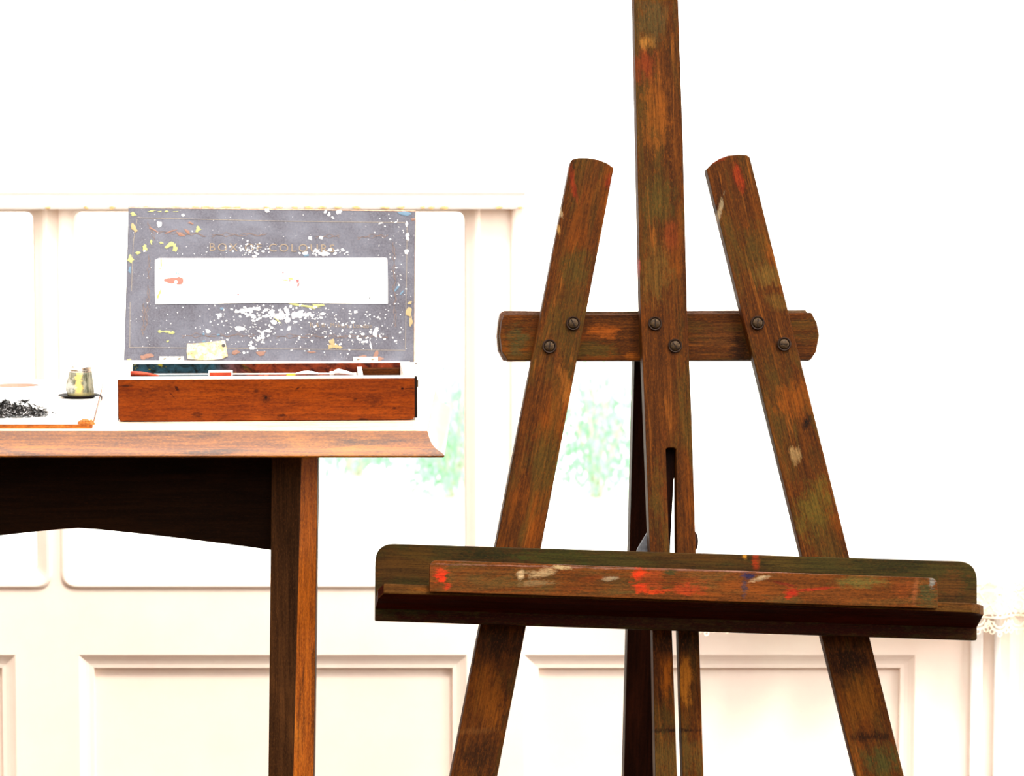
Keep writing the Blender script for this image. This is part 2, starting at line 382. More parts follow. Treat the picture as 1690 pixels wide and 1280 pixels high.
for mir in (False, True):
    bm = bmesh.new(); lo = front_leg(mir); loft(bm, lo)
    l = finish('leg', bm, leg_m, table, grain=(0, 0, 1), bevel=.0012, props={'label': 'front table leg with light painted into its orange chamfer'})
    l.data.materials.append(lit_leg_m)
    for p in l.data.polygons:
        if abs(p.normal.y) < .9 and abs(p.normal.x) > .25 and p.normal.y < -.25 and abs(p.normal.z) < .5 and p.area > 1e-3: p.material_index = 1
for sx in (-1, 1):
    cx = txc + sx * (P(484, 900, 4.83).x - txc)
    bm = bmesh.new(); loft(bm, [[(cx - s, 4.80, z), (cx + s, 4.80, z), (cx + s, 4.80 + 2 * s, z), (cx - s, 4.80 + 2 * s, z)] for z, s in ((zt, .022), (0, .019))])
    finish('leg', bm, leg_m, table, grain=(0, 0, 1), bevel=.0012)
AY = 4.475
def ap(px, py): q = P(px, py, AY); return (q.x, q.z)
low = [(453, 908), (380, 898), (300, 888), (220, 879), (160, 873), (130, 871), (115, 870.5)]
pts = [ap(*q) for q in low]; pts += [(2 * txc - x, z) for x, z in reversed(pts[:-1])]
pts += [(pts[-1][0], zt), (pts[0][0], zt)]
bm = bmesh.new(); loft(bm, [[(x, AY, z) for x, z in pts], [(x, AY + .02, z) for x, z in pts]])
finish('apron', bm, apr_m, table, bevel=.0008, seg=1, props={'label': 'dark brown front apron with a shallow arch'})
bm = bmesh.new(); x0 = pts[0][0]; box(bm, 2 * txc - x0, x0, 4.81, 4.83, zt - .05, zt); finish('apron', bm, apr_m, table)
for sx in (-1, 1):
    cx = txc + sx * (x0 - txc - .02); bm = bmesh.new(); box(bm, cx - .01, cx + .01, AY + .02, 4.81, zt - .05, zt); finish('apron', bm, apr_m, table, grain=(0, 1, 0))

# ================================================================== PAINT BOX
A0 = P(195.5, 693, 4.498); A1 = P(684.5, 697, 4.518); A0.z = A1.z = TZ
bx = (A1 - A0).normalized(); BL = (A1 - A0).length; by = Vector((-bx.y, bx.x, 0)); BF = Frame(A0, bx, by, Vector((0, 0, 1)))
BH = (P(440, 621, 4.51).z - TZ); BD = .205; TH = .009
pbox = empty('paint_box', BF.world((BL / 2, BD / 2, 0)), 'open orange-brown wooden paint box with spattered grey lid, on the table', 'paint box')
def bmk(px, py): q = BF.hit(px, py, 0, 1); return (q.x, q.z)
k = 1 / 1372
DK = (.004, .0015, .0006)
front_m = wood('box_mahogany', S(182, 82, 10), S(138, 52, 5), S(196, 92, 16), gr=(9, 90, 90), spec=.08, bump=.15, maxis=1, tone=.38,
    patches=[(S(96, 34, 6), .60, .55, (14, 60, 60)), (S(120, 66, 20), .64, .5, (20, 70, 70))],
    marks=[(bmk(292, 641), (5 * k, 2.2 * k), DK, 1, R(55), {'soft': .3}), (bmk(284, 652), (8 * k, .8 * k), DK, .8, R(48), {'soft': .4}),
           (bmk(440, 657), (8 * k, 8 * k), S(80, 36, 10), .75, 0), (bmk(439, 656), (2.4 * k, 3.6 * k), DK, 1, 0, {'soft': .3}), (bmk(422, 645), (5 * k, 4 * k), S(60, 24, 6), .8, 0),
           (bmk(492, 640), (5 * k, 2 * k), DK, .8, R(-35)), (bmk(465, 685), (7 * k, 2.5 * k), DK, .85, 0), (bmk(615, 660), (16 * k, 10 * k), S(90, 36, 8), .6, 0),
           (bmk(586, 659), (3 * k, 2.5 * k), DK, .7, 0), (bmk(210, 637), (13 * k, 2 * k), S(60, 26, 8), .8, 0), (bmk(664, 641), (2.5 * k, 2 * k), DK, 1, 0, {'soft': .3}),
           (bmk(677, 641), (12 * k, 1 * k), S(50, 20, 5), .8, 0), (bmk(651, 673), (3 * k, 2 * k), DK, .8, 0), (bmk(600, 692), (9 * k, 1.6 * k), DK, .8, 0), (bmk(325, 684), (9 * k, 5 * k), S(84, 34, 8), .7, 0)])
pale_m = plain('pale_box_wood', S(251, 240, 230), .5, .5, var=.06, scale=60)  # pale wood, whitened further to paint in the light on the edges
dark_m = plain('blackened_wood', S(26, 14, 8), .6, .1, var=.3)
rnd = [(0, .004), (BL, .0035), (BL, BH), (0, BH)]
fp = rounded([(0, .0008), (BL, .0008), (BL, BH - .003), (0, BH - .003)], [.006, .006, 0, 0], 4)
bm = bmesh.new(); loft(bm, [[(x, 0, z) for x, z in fp], [(x, TH, z) for x, z in fp]])
finish('front_panel', bm, front_m, pbox, BF, bevel=.0006, seg=1, props={'label': 'orange-brown front board with dark dents'})
bm = bmesh.new(); box(bm, 0, BL, .0002, TH, BH - .003, BH); finish('top_rim', bm, pale_m, pbox, BF, bevel=.0005, seg=1, props={'label': 'top edge of front board, painted pale as if lit'})
for x0_, x1_ in ((0.0, .009), (BL - .0125, BL)):
    bm = bmesh.new(); box(bm, x0_, x1_, TH, BD, .0008, BH - .0015); finish('side_panel', bm, pale_m, pbox, BF, grain=(0, 1, 0))
    bm = bmesh.new(); e_ = -.0008 if x0_ < .1 else BL; box(bm, e_, e_ + .0008, TH, BD, .0008, BH - .002); finish('end_veneer', bm, dark_m, pbox, BF)
    bm = bmesh.new(); box(bm, x0_, x1_, TH, BD, BH - .0015, BH); finish('top_rim', bm, pale_m, pbox, BF)
inner_m, nt, b = new_mat('paint_stained_inside'); lp = attr(nt, 'lp')
sx = nt.nodes.new('ShaderNodeSeparateXYZ'); nt.links.new(lp, sx.inputs[0])
nn = noise(nt, mapping(nt, lp, (55, 20, 60)), 1, 5, .7, .8)
left = mix(nt, remap(nt, nn, .38, .6), S(14, 20, 18), S(34, 62, 74)); left = mix(nt, remap(nt, noise(nt, mapping(nt, lp, (70, 9, 80), (4, 4, 4)), 1, 4, .7), .6, .68), left, S(120, 110, 30))
right = mix(nt, remap(nt, nn, .38, .62), S(46, 14, 8), S(124, 50, 24)); right = mix(nt, remap(nt, noise(nt, mapping(nt, lp, (60, 9, 60), (9, 4, 4)), 1, 4, .7), .62, .7), right, S(190, 90, 60))
nt.links.new(mix(nt, remap(nt, sx.outputs[0], .11, .16), left, right), b.inputs['Base Color']); b.inputs['Roughness'].default_value = .6; b.inputs['Specular IOR Level'].default_value = .1
bm = bmesh.new(); box(bm, .009, BL - .0125, BD - .009, BD, .0008, BH - .0015); finish('back_panel', bm, inner_m, pbox, BF, props={'label': 'back board stained green, blue and red inside'})
bm = bmesh.new(); box(bm, .0, BL, BD - .007, BD, BH - .0015, BH); finish('top_rim', bm, pale_m, pbox, BF)
bm = bmesh.new(); box(bm, .009, BL - .0125, TH, BD - .009, .0008, .006); finish('bottom', bm, dark_m, pbox, BF)
dvx = BF.hit(594, 610, .15, 1).x
bm = bmesh.new(); box(bm, dvx - .0028, dvx + .0028, TH, BD - .009, .006, BH - .006); finish('divider', bm, pale_m, pbox, BF)
rail_m = wood('compartment_board', S(112, 56, 18), S(70, 36, 12), S(130, 66, 20), gr=(30, 200, 200), spec=.05)
bm = bmesh.new(); box(bm, dvx + .003, BL - .0130, BD - .021, BD - .0092, .006, BH - .007); finish('compartment_board', bm, rail_m, pbox, BF, bevel=.001, seg=1)
# inner tray: a shallow metal-edged tray in the large compartment
tray_m = plain('white_enamel_tray', S(240, 236, 228), .3, .5, var=.05)
tray_z = BH - .011
bm = bmesh.new(); box(bm, .0095, dvx - .004, .012, .150, tray_z - .003, tray_z); it = finish('inner_tray', bm, inner_m, pbox, BF, props={'label': 'paint-stained lift-out tray'})
bm = bmesh.new(); box(bm, .0095, dvx - .004, .150, .153, tray_z - .003, tray_z + .0015); finish('tray_rim', bm, tray_m, it, BF)
# feet moulding on the right end and the catch
bm = bmesh.new(); box(bm, BL, BL + .0032, .002, .012, .003, BH - .001); finish('corner_strip', bm, dark_m, pbox, BF, bevel=.001, props={'label': 'black strip at the right end'})
metal_m = plain('tarnished_nickel', S(226, 222, 214), .25, .5, 1, var=.2, scale=250, bump=.2)
brassy_m = plain('dull_brass', S(150, 128, 92), .35, .5, .9, var=.25, scale=200)
bm = bmesh.new(); box(bm, BL + .0031, BL + .0045, .003, .008, BH - .014, BH - .005); finish('corner_plate', bm, brassy_m, pbox, BF, bevel=.0006)
q = BF.hit(681, 606, .16, 1); bm = bmesh.new(); tube(bm, [(q.x - .007, .16, BH + .0006), (q.x + .003, .16, BH + .001)], .0009, 6); lathe(bm, (q.x + .004, .16, BH), [(.0016, 0), (.0016, .002), (.0008, .003)], 10); finish('catch', bm, metal_m, pbox, BF)
# ---- lid
LO = BF.world(BF.hit(205, 596.5, BD, 1)); lean = R(10)
lz = (by * math.sin(lean) + Vector((0, 0, math.cos(lean)))).normalized(); ly = bx.cross(lz) * -1
if ly.y < 0: ly = -ly
LF = Frame(LO, bx, ly, lz)                                   # x right, y away behind, z up the lid
def L2(px, py): q = LF.hit(px, py, 0, 1); return Vector((q.x, q.z))
lidc = [L2(204.5, 595), L2(683, 598), L2(686.5, 347), L2(212, 341)]
lid_sheen_m, nt, b = new_mat('worn_slate_paint'); lp = attr(nt, 'lp')  # sheen on the black lid paint put into this grey colour
n1 = noise(nt, lp, 16, 6, .65, .5); n2 = noise(nt, lp, 420, 4, .7); n3 = noise(nt, mapping(nt, lp, (30, 30, 44), (5, 5, 5)), 1, 5, .7)
n4 = noise(nt, mapping(nt, lp, (70, 70, 70), (2, 9, 5)), 1, 6, .75)
col = mix(nt, remap(nt, n1, .32, .66), S(62, 58, 68), S(102, 104, 116)); col = mix(nt, remap(nt, n3, .52, .70, 0, .55), col, S(66, 60, 68))
col = mix(nt, remap(nt, n2, .36, .66, 0, .5), col, S(122, 121, 130)); col = mix(nt, remap(nt, n4, .66, .72, 0, .5), col, S(160, 138, 124))
col = mix(nt, remap(nt, noise(nt, mapping(nt, lp, (1, 1, 1), (3, 3, 3)), 190, 4, .7), .66, .70, 0, .8), col, S(200, 198, 202))
nt.links.new(col, b.inputs['Base Color']); b.inputs['Roughness'].default_value = .45; b.inputs['Specular IOR Level'].default_value = .3
bm = bmesh.new(); loft(bm, [[(p.x, y, p.y) for p in lidc] for y in (0, .008)])
lid = finish('lid', bm, lid_sheen_m, pbox, LF, bevel=.0008, seg=1, props={'label': 'raised grey lid, inner face spattered with paint'})
ledge_m = plain('lid_pale_edge', S(232, 190, 160), .6, .2, var=.25, scale=150)
def strip2(name, a, c, w, m, parent, lift=.0004, h=.0004):
    bm = bmesh.new(); a, c = Vector(a), Vector(c); d = (c - a).normalized(); n_ = Vector((-d.y, d.x)) * w / 2
    pts = [a + n_, c + n_, c - n_, a - n_]; loft(bm, [[(p.x, -lift + y, p.y) for p in pts] for y in (0, h)]); return finish(name, bm, m, parent, LF)
strip2('lid_edge', L2(213, 342.5), L2(686, 348), .0012, ledge_m, lid)
strip2('lid_edge', L2(686, 349), L2(683.5, 597), .0010, ledge_m, lid)
bm = bmesh.new(); a, c = L2(205, 597.2), L2(683, 600.2); pts = [(a.x, a.y - .0015), (c.x, c.y - .0015), (c.x, c.y + .0022), (a.x, a.y + .0022)]
loft(bm, [[(p[0], y, p[1]) for p in pts] for y in (-.0008, .008)]); finish('hinge_edge', bm, pale_m, lid, LF, props={'label': 'pale bottom edge of lid'})
conv = lambda p, h=0: (p.x, -.0003 - h, p.y)
gilt_m = plain('faded_gilt', S(150, 140, 130), .6, .2, var=.15, scale=300)
def q2(*pp): return [L2(*p) for p in pp]
bm = bmesh.new()
for seg_ in (((226, 359), (300, 361), (480, 365), (672, 367)), ((672, 367), (669, 576)), ((669, 578), (440, 575), (214, 573)), ((214, 573), (215, 498)), ((217, 480), (220, 400), (226, 362))):
    ribbon(bm, q2(*seg_), .0008, conv)
finish('gilt_border', bm, gilt_m, lid, LF, props={'label': 'thin faded gilt line round the lid'})
scroll_m = plain('faded_scroll_print', S(132, 114, 108), .6, .2, var=.15, scale=300)
bm = bmesh.new()
def scroll(a, c, amp, waves, ph=0):
    a, c = Vector(a), Vector(c); n_ = (c - a).normalized(); nn_ = Vector((-n_.y, n_.x)); pts = []
    N = int(waves * 12)
    for i in range(N + 1):
        t = i / N; pts.append(L2(*(a + (c - a) * t + nn_ * amp * (math.sin(t * waves * 6.283 + ph) + .5 * math.sin(t * waves * 15 + 1)))))
    ribbon(bm, pts, .0006, conv)
for seg_ in (((262, 380), (340, 388)), ((350, 386), (440, 387)), ((520, 388), (560, 390)), ((590, 390), (640, 388)), ((247, 420), (244, 460)), ((246, 470), (240, 545)), ((238, 500), (236, 555)), ((650, 400), (652, 540)), ((300, 552), (420, 553)), ((455, 553), (640, 555)), ((245, 365), (255, 395))):
    scroll(seg_[0], seg_[1], 2.2, Vector(seg_[1]).length and (Vector(seg_[1]) - Vector(seg_[0])).length / 34)
    scroll((seg_[0][0], seg_[0][1] + 3), seg_[1], 1.6, (Vector(seg_[1]) - Vector(seg_[0])).length / 26, 2)
finish('scroll_border', bm, scroll_m, lid, LF, props={'kind': 'stuff', 'label': 'worn scrolling ornament printed on the lid'})
def text_on(frame_pt, txt, px0, px1, pyb, pyt, m, parent, name='lettering', space=1.2, off=.0004):
    cu = bpy.data.curves.new(name, 'FONT'); cu.body = txt; cu.space_character = space; cu.resolution_u = 3
    to = bpy.data.objects.new('t', cu); SC.collection.objects.link(to)
    dg = bpy.context.evaluated_depsgraph_get(); me = bpy.data.meshes.new_from_object(to.evaluated_get(dg))
    bpy.data.objects.remove(to); bm = bmesh.new(); bm.from_mesh(me); bpy.data.meshes.remove(me)
    xs_ = [v.co.x for v in bm.verts]; ys_ = [v.co.y for v in bm.verts]; x0, x1, y0, y1 = min(xs_), max(xs_), min(ys_), max(ys_)
    for v in bm.verts:
        a = (v.co.x - x0) / (x1 - x0); b_ = (v.co.y - y0) / (y1 - y0)
        p = L2(px0 + (px1 - px0) * a, pyb + (pyt - pyb) * b_ + 2.2 * a); v.co = (p.x, -off, p.y)
    o = finish(name, bm, m, parent, LF); o['label'] = 'faded printed words ' + txt; return o
letter_m = plain('faded_tan_ink', S(150, 134, 116), .6, .2, var=.12, scale=500)
text_on(None, 'BOX OF COLOURS', 346, 552, 414, 401, letter_m, lid, space=1.25)
text_on(None, 'R & B., Makers, London', 512, 614, 540.5, 532, letter_m, lid, space=1.1)
# paper strip with a few paint marks
paper_m = plain('white_paper', S(250, 249, 246), .8, .1, var=.01, scale=80)
pp = q2((256, 429), (255.5, 465), (256.5, 502), (330, 501), (420, 499.5), (520, 500), (640, 501), (640, 465), (639, 426.5), (636, 425), (520, 425.5), (400, 426), (262, 426))
bm = bmesh.new(); loft(bm, [[(p.x, y, p.y) for p in pp] for y in (-.0009, -.0004)])
label = finish('paper_label', bm, paper_m, lid, LF, props={'label': 'long blank white paper strip on the lid'})
def spatter(name, items, color, parent, label_, base=.0004, h=.0003, seed=1, rough=.35):
    rs_ = random.Random(seed); bm = bmesh.new(); kk = 1 / 1310
    for px, py, rx, ry, rot in items:
        blob(bm, L2(px, py), rx * kk, ry * kk, rot, lambda p, hh: (p.x, -base - hh, p.y), h, rs_, 11, rough)
    m = plain(name + '_' + str(seed), color, .45, .4, var=.06, scale=200)
    return finish(name, bm, m, parent, LF, smooth=True, props={'label': label_, 'kind': 'stuff'})
spatter('paint_mark', [(285, 463, 10, 5, .1), (296, 463, 7, 6.5, .1), (277, 462, 7, 3, .1)], S(160, 106, 92), label, 'brownish pink paint mark on paper', .0010, .0002, 21, .12)
spatter('paint_mark', [(290.5, 465, 3.2, 2.6, 0)], S(250, 248, 246), label, 'white dot in the pink mark', .00125, .0002, 22, .1)
spatter('paint_mark', [(290, 451, 4, .9, .2), (295, 452, 2, .9, -.4)], S(90, 190, 220), label, 'blue stroke on paper', .0010, .0001, 23)
spatter('paint_mark', [(261, 489, 4.5, 2, 1.2), (264, 482, 1.5, 4, -.2), (266, 433, 1.4, 7, .1), (264, 443, 2.5, 1, 0), (470, 462, 6, 1.2, 0), (480, 460, 4, 1.6, 0)], S(214, 184, 100), label, 'yellow marks on paper', .0010, .0001, 24)
spatter('paint_mark', [(491, 464, 2.4, 3, 0), (492.5, 470, 1.4, 4, -.3), (467, 450, 1.7, 1.5, 0), (478, 463, 2.2, 1, 0), (393, 485.5, 2, 1, 0)], S(176, 92, 90), label, 'red marks on paper', .0010, .0001, 25)
spatter('paint_mark', [(610, 491.5, 2.2, 1.1, .5)], S(90, 90, 90), label, 'small grey mark on paper', .0010, .0001, 26)
# white paint spatter
rs = random.Random(11); it_ = []
def cluster(cx, cy, sx_, sy_, n, r0, r1, rot=0):
    for i in range(n):
        v = Vector((rs.gauss(0, sx_), rs.gauss(0, sy_))); v.rotate(Matrix.Rotation(rot, 2)); x, y = cx + v.x, cy + v.y
        if not (212 < x < 680 and 350 < y < 590) or (250 < x < 644 and 422 < y < 503): continue
        r = rs.uniform(r0, r1) * rs.uniform(.4, 1); it_.append((x, y, r * rs.uniform(.8, 1.8), r, rs.uniform(-.6, .6)))
cluster(455, 515, 40, 7, 90, .9, 3.4); cluster(475, 521, 28, 3, 40, 1, 4.6); cluster(440, 545, 30, 4, 60, .8, 3.2, R(-45)); cluster(395, 540, 50, 20, 100, .5, 1.6)
cluster(560, 520, 50, 14, 90, .5, 1.8); cluster(540, 560, 60, 12, 60, .4, 1.5); cluster(415, 412, 16, 6, 60, .6, 2.2); cluster(350, 420, 60, 6, 20, .5, 1.5)
cluster(540, 418, 25, 4, 34, .7, 3.2); cluster(640, 440, 20, 60, 90, .4, 1.6); cluster(450, 470, 230, 110, 330, .3, 1.1); cluster(600, 550, 30, 12, 50, .5, 3); cluster(240, 520, 20, 50, 30, .4, 1.2)
it_ += [(441, 347, 4, 3, 0), (537, 349, 3, 2.5, .5), (543, 354, 3, 3, .5), (549, 359, 3, 1.4, -.8), (559, 350, 4.5, 3, .3), (302, 355, 3, 2.4, 0), (512, 393, 3, 4, .2), (530, 392, 3.6, 2.6, 0), (672, 390, 3, 7, 0), (671, 415, 3.6, 4, 0), (671, 370, 2, 5, 0),
        (263, 370, 4, 5, 0), (344, 546, 4, 3, 0), (386, 403, 0, 0, 0), (232, 415, 0, 0, 0), (400, 513, 6, 4, 0), (408, 512, 8, 3, .3), (424, 510, 6, 3, 0), (362, 520, 5, 3, 0), (396, 542, 7, 4, 0), (477, 542, 3, 4.5, -.4), (612, 570, 1.6, 7, .2), (620, 548, 4, 7, -.3), (534, 419, 8, 3, 0), (504, 418, 4, 3, 0), (420, 423, 4, 1.6, 0), (344, 404, 0, 0, 0), (305, 431, 2, 1, 0)]
it_ = [t for t in it_ if t[2] > .1]
spatter('paint_spatter', it_, S(240, 240, 240), lid, 'white paint spatter on the lid', seed=31)
spatter('paint_spatter', [(220, 353, 5, 3, 0), (250, 348, 6, 1.2, .1), (263, 349, 6, 1, 0), (275, 349, 3, 1.6, 0), (290, 349, 4, .7, 0), (215, 425, 4.5, 7, .3), (227, 417, 4, 2.5, 0), (238, 408, 4, 5, .8), (249, 399, 2, 4, .2), (266, 401, 3, 2, 0), (280, 404, 7, 4, .3), (288, 408, 4, 6, 0), (327, 378, 5, 4, 0),
        (265, 547, 6, 2, 0), (275, 547.5, 5, 2.4, 0), (284, 549, 5, 2.6, .3), (277, 563, 2.4, 1.5, 0), (505, 505, 24, 2.4, -.15), (525, 503, 10, 2, 0), (460, 530, 9, 1, -.7)], S(168, 170, 112), lid, 'yellow-green paint daubs on the lid', seed=32, rough=.5)
spatter('paint_spatter', [(548, 564, 4, 5, 0), (553, 571, 5, 4, 0), (545, 572, 4, 3.4, 0), (561, 573, 4, 2.5, 0), (676, 500, 4.5, 2.5, .2), (675, 515, 5, 9, 0), (678, 530, 3, 8, 0), (220, 374, 4, 6, 0), (224, 380, 3, 3, 0), (213, 594, 3, 2, 0)], S(176, 152, 108), lid, 'ochre paint daubs on the lid', seed=33)
spatter('paint_spatter', [(245, 588, 9, 3.4, .1), (235, 590, 5, 3, 0), (388, 581, 6, 4, 0), (430, 583, 9, 3, .1), (515, 581, 6, 1.8, 0), (254, 379, 10, 1.4, -.5), (297, 386, 7, 2.4, -.5), (308, 381, 7, 2, -.6), (315, 368, 4, 1.4, -.3), (600, 588, 7, 2, 0), (620, 585, 4, 8, -.5), (628, 592, 5, 3, 0), (682, 362, 3, 2, 0), (282, 382, 8, 1.2, .3)], S(144, 106, 90), lid, 'orange-pink paint smears on the lid', seed=34, rough=.5)
spatter('paint_spatter', [(668, 352, 11, 3, -.15), (505, 421, 5, 2.5, 0), (336, 551, 2, 3, 0), (360, 552, 3, 1.4, 0), (336, 563, 3, 1.2, 0), (214, 445, 2, 6, 0), (655, 476, 7, 2, .9), (663, 483, 5, 1.6, .9), (366, 509, 3, 2, 0)], S(100, 128, 150), lid, 'blue paint flecks on the lid', seed=35)
# torn label scrap
scrap_m, nt, b = new_mat('stained_scrap'); lp = attr(nt, 'lp')
col = mix(nt, remap(nt, noise(nt, lp, 110, 5, .7), .42, .62), S(196, 166, 118), S(232, 218, 192)); col = mix(nt, remap(nt, noise(nt, lp, 330, 3, .7), .60, .66, 0, .8), col, S(120, 92, 72)); col = mix(nt, remap(nt, noise(nt, mapping(nt, lp, (1, 1, 1), (4, 4, 4)), 170, 3, .7), .62, .68, 0, .7), col, S(170, 100, 70))
nt.links.new(col, b.inputs['Base Color']); b.inputs['Roughness'].default_value = .7
pp = q2((309, 567), (308, 580), (309.5, 592), (330, 594), (350, 594), (366, 592), (376, 588), (374, 575), (371.5, 562), (368, 561.5), (340, 565), (318, 567))
bm = bmesh.new(); loft(bm, [[(p.x, y, p.y) for p in pp] for y in (-.0016, -.0004)]); scrap = finish('torn_label', bm, scrap_m, lid, LF, props={'label': 'torn cream label glued at the bottom edge of the lid'})
spatter('label_hole', [(369, 570, 3.2, 3, 0)], S(70, 66, 62), scrap, 'dark spot at the corner of the scrap', .0017, .0002, 41, .1)
# hinges
def hinge(px0, px1, py):
    a, c = L2(px0, py), L2(px1, py); bm = bmesh.new()
    loft(bm, [[(a.x, y, a.y - .001), (c.x, y, c.y - .001), (c.x, y, c.y + .0052), (a.x, y, a.y + .0052)] for y in (-.0012, -.0003)])
    h = finish('hinge', bm, metal_m, pbox, LF, bevel=.0003, seg=1, props={'label': 'tarnished metal hinge'})
    bm = bmesh.new(); tube(bm, [(a.x - .0005, -.0016, a.y - .0028), (c.x + .0005, -.0016, c.y - .0028)], .0019, 10); finish('hinge_knuckle', bm, metal_m, h, LF, smooth=False)
    bm = bmesh.new()
    for t in (.22, .8):
        p = a.lerp(c, t); blob(bm, (p.x, p.y + .002), .0022, .0009, .3, lambda p_, hh: (p_.x, -.0013 - hh, p_.y), .0003, random.Random(3), 9, .05)
    finish('screw', bm, brassy_m, h, LF)
hinge(263, 304, 594.5); hinge(582, 624, 595.5)
# things lying in the box
def in_box(px, py, y): q = BF.hit(px, py, y, 1); return q
tzt = tray_z
def lying(name, bm, m, label, cat): return tag(finish(name, bm, m, None, BF, smooth=False), label, cat)
red_m = plain('red_oil_paint', S(196, 66, 30), .5, .4, var=.25, scale=140)
p0, p1 = in_box(206, 611, .14), in_box(262, 613, .12)
bm = bmesh.new(); tube(bm, [(p0.x, .140, tzt + .0032), (p0.x + .02, .134, tzt + .0030), (p1.x - .004, .122, tzt + .0020), (p1.x, .120, tzt + .0014)], [.0032, .003, .0018, .0012], 10)
t_ = tag(finish('paint_stick', bm, red_m, None, BF, smooth=True), 'tapering red crayon lying at the left end of the paint box tray', 'crayon')
p0, p1 = in_box(344, 612, .13), in_box(384, 612, .13)
t_ = empty('paint_pan', BF.world(((p0.x + p1.x) / 2, .13, tzt)), 'small red-orange paint pan with a white rim, in the tray of the paint box', 'paint pan')
bm = bmesh.new(); box(bm, p0.x, p1.x, .120, .140, tzt, tzt + .0068); finish('pan', bm, tray_m, t_, BF, bevel=.0008)
bm = bmesh.new(); box(bm, p0.x + .0015, p1.x - .0015, .1195, .138, tzt + .0012, tzt + .0055); finish('paint_cake', bm, red_m, t_, BF)
p0, p1 = in_box(473, 612, .12), in_box(487, 612, .12)
yel_m = plain('yellow_pastel', S(222, 196, 70), .7, .1)
bm = bmesh.new(); tube(bm, [(p0.x, .12, tzt + .002), (p1.x, .123, tzt + .002)], .0018, 8); tag(finish('pastel_stick', bm, yel_m, None, BF), 'short yellow pastel stub in the paint box tray', 'pastel')
tube_m = plain('crumpled_tin_tube', S(236, 232, 226), .3, .5, .4, var=.15, scale=120, bump=.4)
p0, p1 = in_box(552, 612, .12), in_box(588, 607, .12)
t_ = empty('paint_tube', BF.world((p0.x, .12, tzt)), 'squeezed silvery paint tube in the tray beside the divider of the paint box', 'paint tube')
bm = bmesh.new(); L = []
for i, (t, w, h) in enumerate(((0, .0035, .0034), (.2, .0050, .0045), (.45, .0060, .0038), (.7, .0066, .0026), (1, .0070, .0008))):
    x = p0.x + (p1.x - p0.x) * t; L.append([(x + .001 * math.sin(a * 3 + i), .12 + w * math.cos(a), tzt + h + .0003 + h * math.sin(a) * (1 + .15 * math.sin(5 * a + i))) for a in [2 * math.pi * j / 12 for j in range(12)]])
loft(bm, L); finish('tube_body', bm, tube_m, t_, BF, smooth=True)
bm = bmesh.new(); tube(bm, [(p0.x - .006, .12, tzt + .0034), (p0.x + .0005, .12, tzt + .0034)], .0028, 10); finish('cap', bm, tray_m, t_, BF)
p0 = in_box(505, 613, .13)
bm = bmesh.new(); L = []
for i in range(7):
    t = i / 6; w = .003 * math.sin(math.pi * (.12 + .8 * t)) + .0012
    L.append([(p0.x - .012 + .028 * t, .135 + w * 1.4 * math.cos(a), tzt + .0006 + (w * .6) * (1 + math.sin(a)) ) for a in [2 * math.pi * j / 10 for j in range(10)]])
loft(bm, L); tag(finish('rag', bm, paper_m, None, BF, smooth=True), 'small white twist of paper in the middle of the paint box tray', 'paper')

# ================================================================== PALETTE, DIPPER, DRIED PAINT
PT = .0052; PZ = TZ + PT
def tabp(px, py, z): d = ray(px, py); return CAM + d * ((z - CAM.z) / d.z)
c1 = tabp(152, 700, PZ); c2 = tabp(171, 626, PZ)
hx = tabp(25, 635.5, PZ); xl = c1.x - .36
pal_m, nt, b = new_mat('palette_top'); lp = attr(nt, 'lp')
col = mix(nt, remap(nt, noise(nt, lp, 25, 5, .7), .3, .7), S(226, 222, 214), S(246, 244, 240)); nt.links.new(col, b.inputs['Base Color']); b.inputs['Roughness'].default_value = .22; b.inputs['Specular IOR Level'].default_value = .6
pe_m = wood('palette_edge', S(220, 124, 40), S(150, 70, 16), S(236, 160, 70), patches=[(S(110, 40, 12), .6, .7, (40, 90, 90))], gr=(20, 300, 300), spec=.2, tone=.6)
outer = rounded([(xl, c1.y), (c1.x, c1.y), (c2.x, c2.y), (xl, c2.y)], [.02, .006, .02, .02], 5)
holec = [(hx.x + .031 * math.cos(2 * math.pi * i / 32), hx.y + .029 * math.sin(2 * math.pi * i / 32)) for i in range(32)]
bm = bmesh.new(); lay = []
for z in (TZ, PZ):
    vo = [bm.verts.new((x, y, z)) for x, y in outer]; vh = [bm.verts.new((x, y, z)) for x, y in holec]
    es = [bm.edges.new((l[i], l[(i + 1) % len(l)])) for l in (vo, vh) for i in range(len(l))]
    bmesh.ops.triangle_fill(bm, edges=es, use_beauty=True); lay.append((vo, vh))
for k_ in (0, 1):
    a, c = lay[0][k_], lay[1][k_]
    for i in range(len(a)): bm.faces.new((a[i], a[(i + 1) % len(a)], c[(i + 1) % len(a)], c[i]))
pal = finish('palette', bm, pe_m); pal.data.materials.append(pal_m); pal.data.materials.append(plain('worn_pale_wood', S(206, 172, 154), .7, .1))
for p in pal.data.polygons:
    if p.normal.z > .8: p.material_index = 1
    if abs(p.normal.z) < .3 and (p.center.x - hx.x) ** 2 + (p.center.y - hx.y) ** 2 < .034 ** 2: p.material_index = 2   # pale rim of the thumb hole
tag(pal, 'flat wooden painter palette with a thumb hole, white with glare, left of the paint box', 'palette')
rs = random.Random(5); bm = bmesh.new()
for px, py in ((141, 699), (146, 697), (150, 700), (136, 701), (131, 702)):
    c = tabp(px, py, PZ); lathe(bm, (c.x, c1.y + .004, PZ - .0006), [(.0045, 0), (.0038, .002 + rs.random() * .003), (.001, .005 + rs.random() * .002)], 7, start=rs.random())
finish('paint_crust', bm, pe_m, pal, props={'label': 'orange crust built up at the front corner of the palette'})
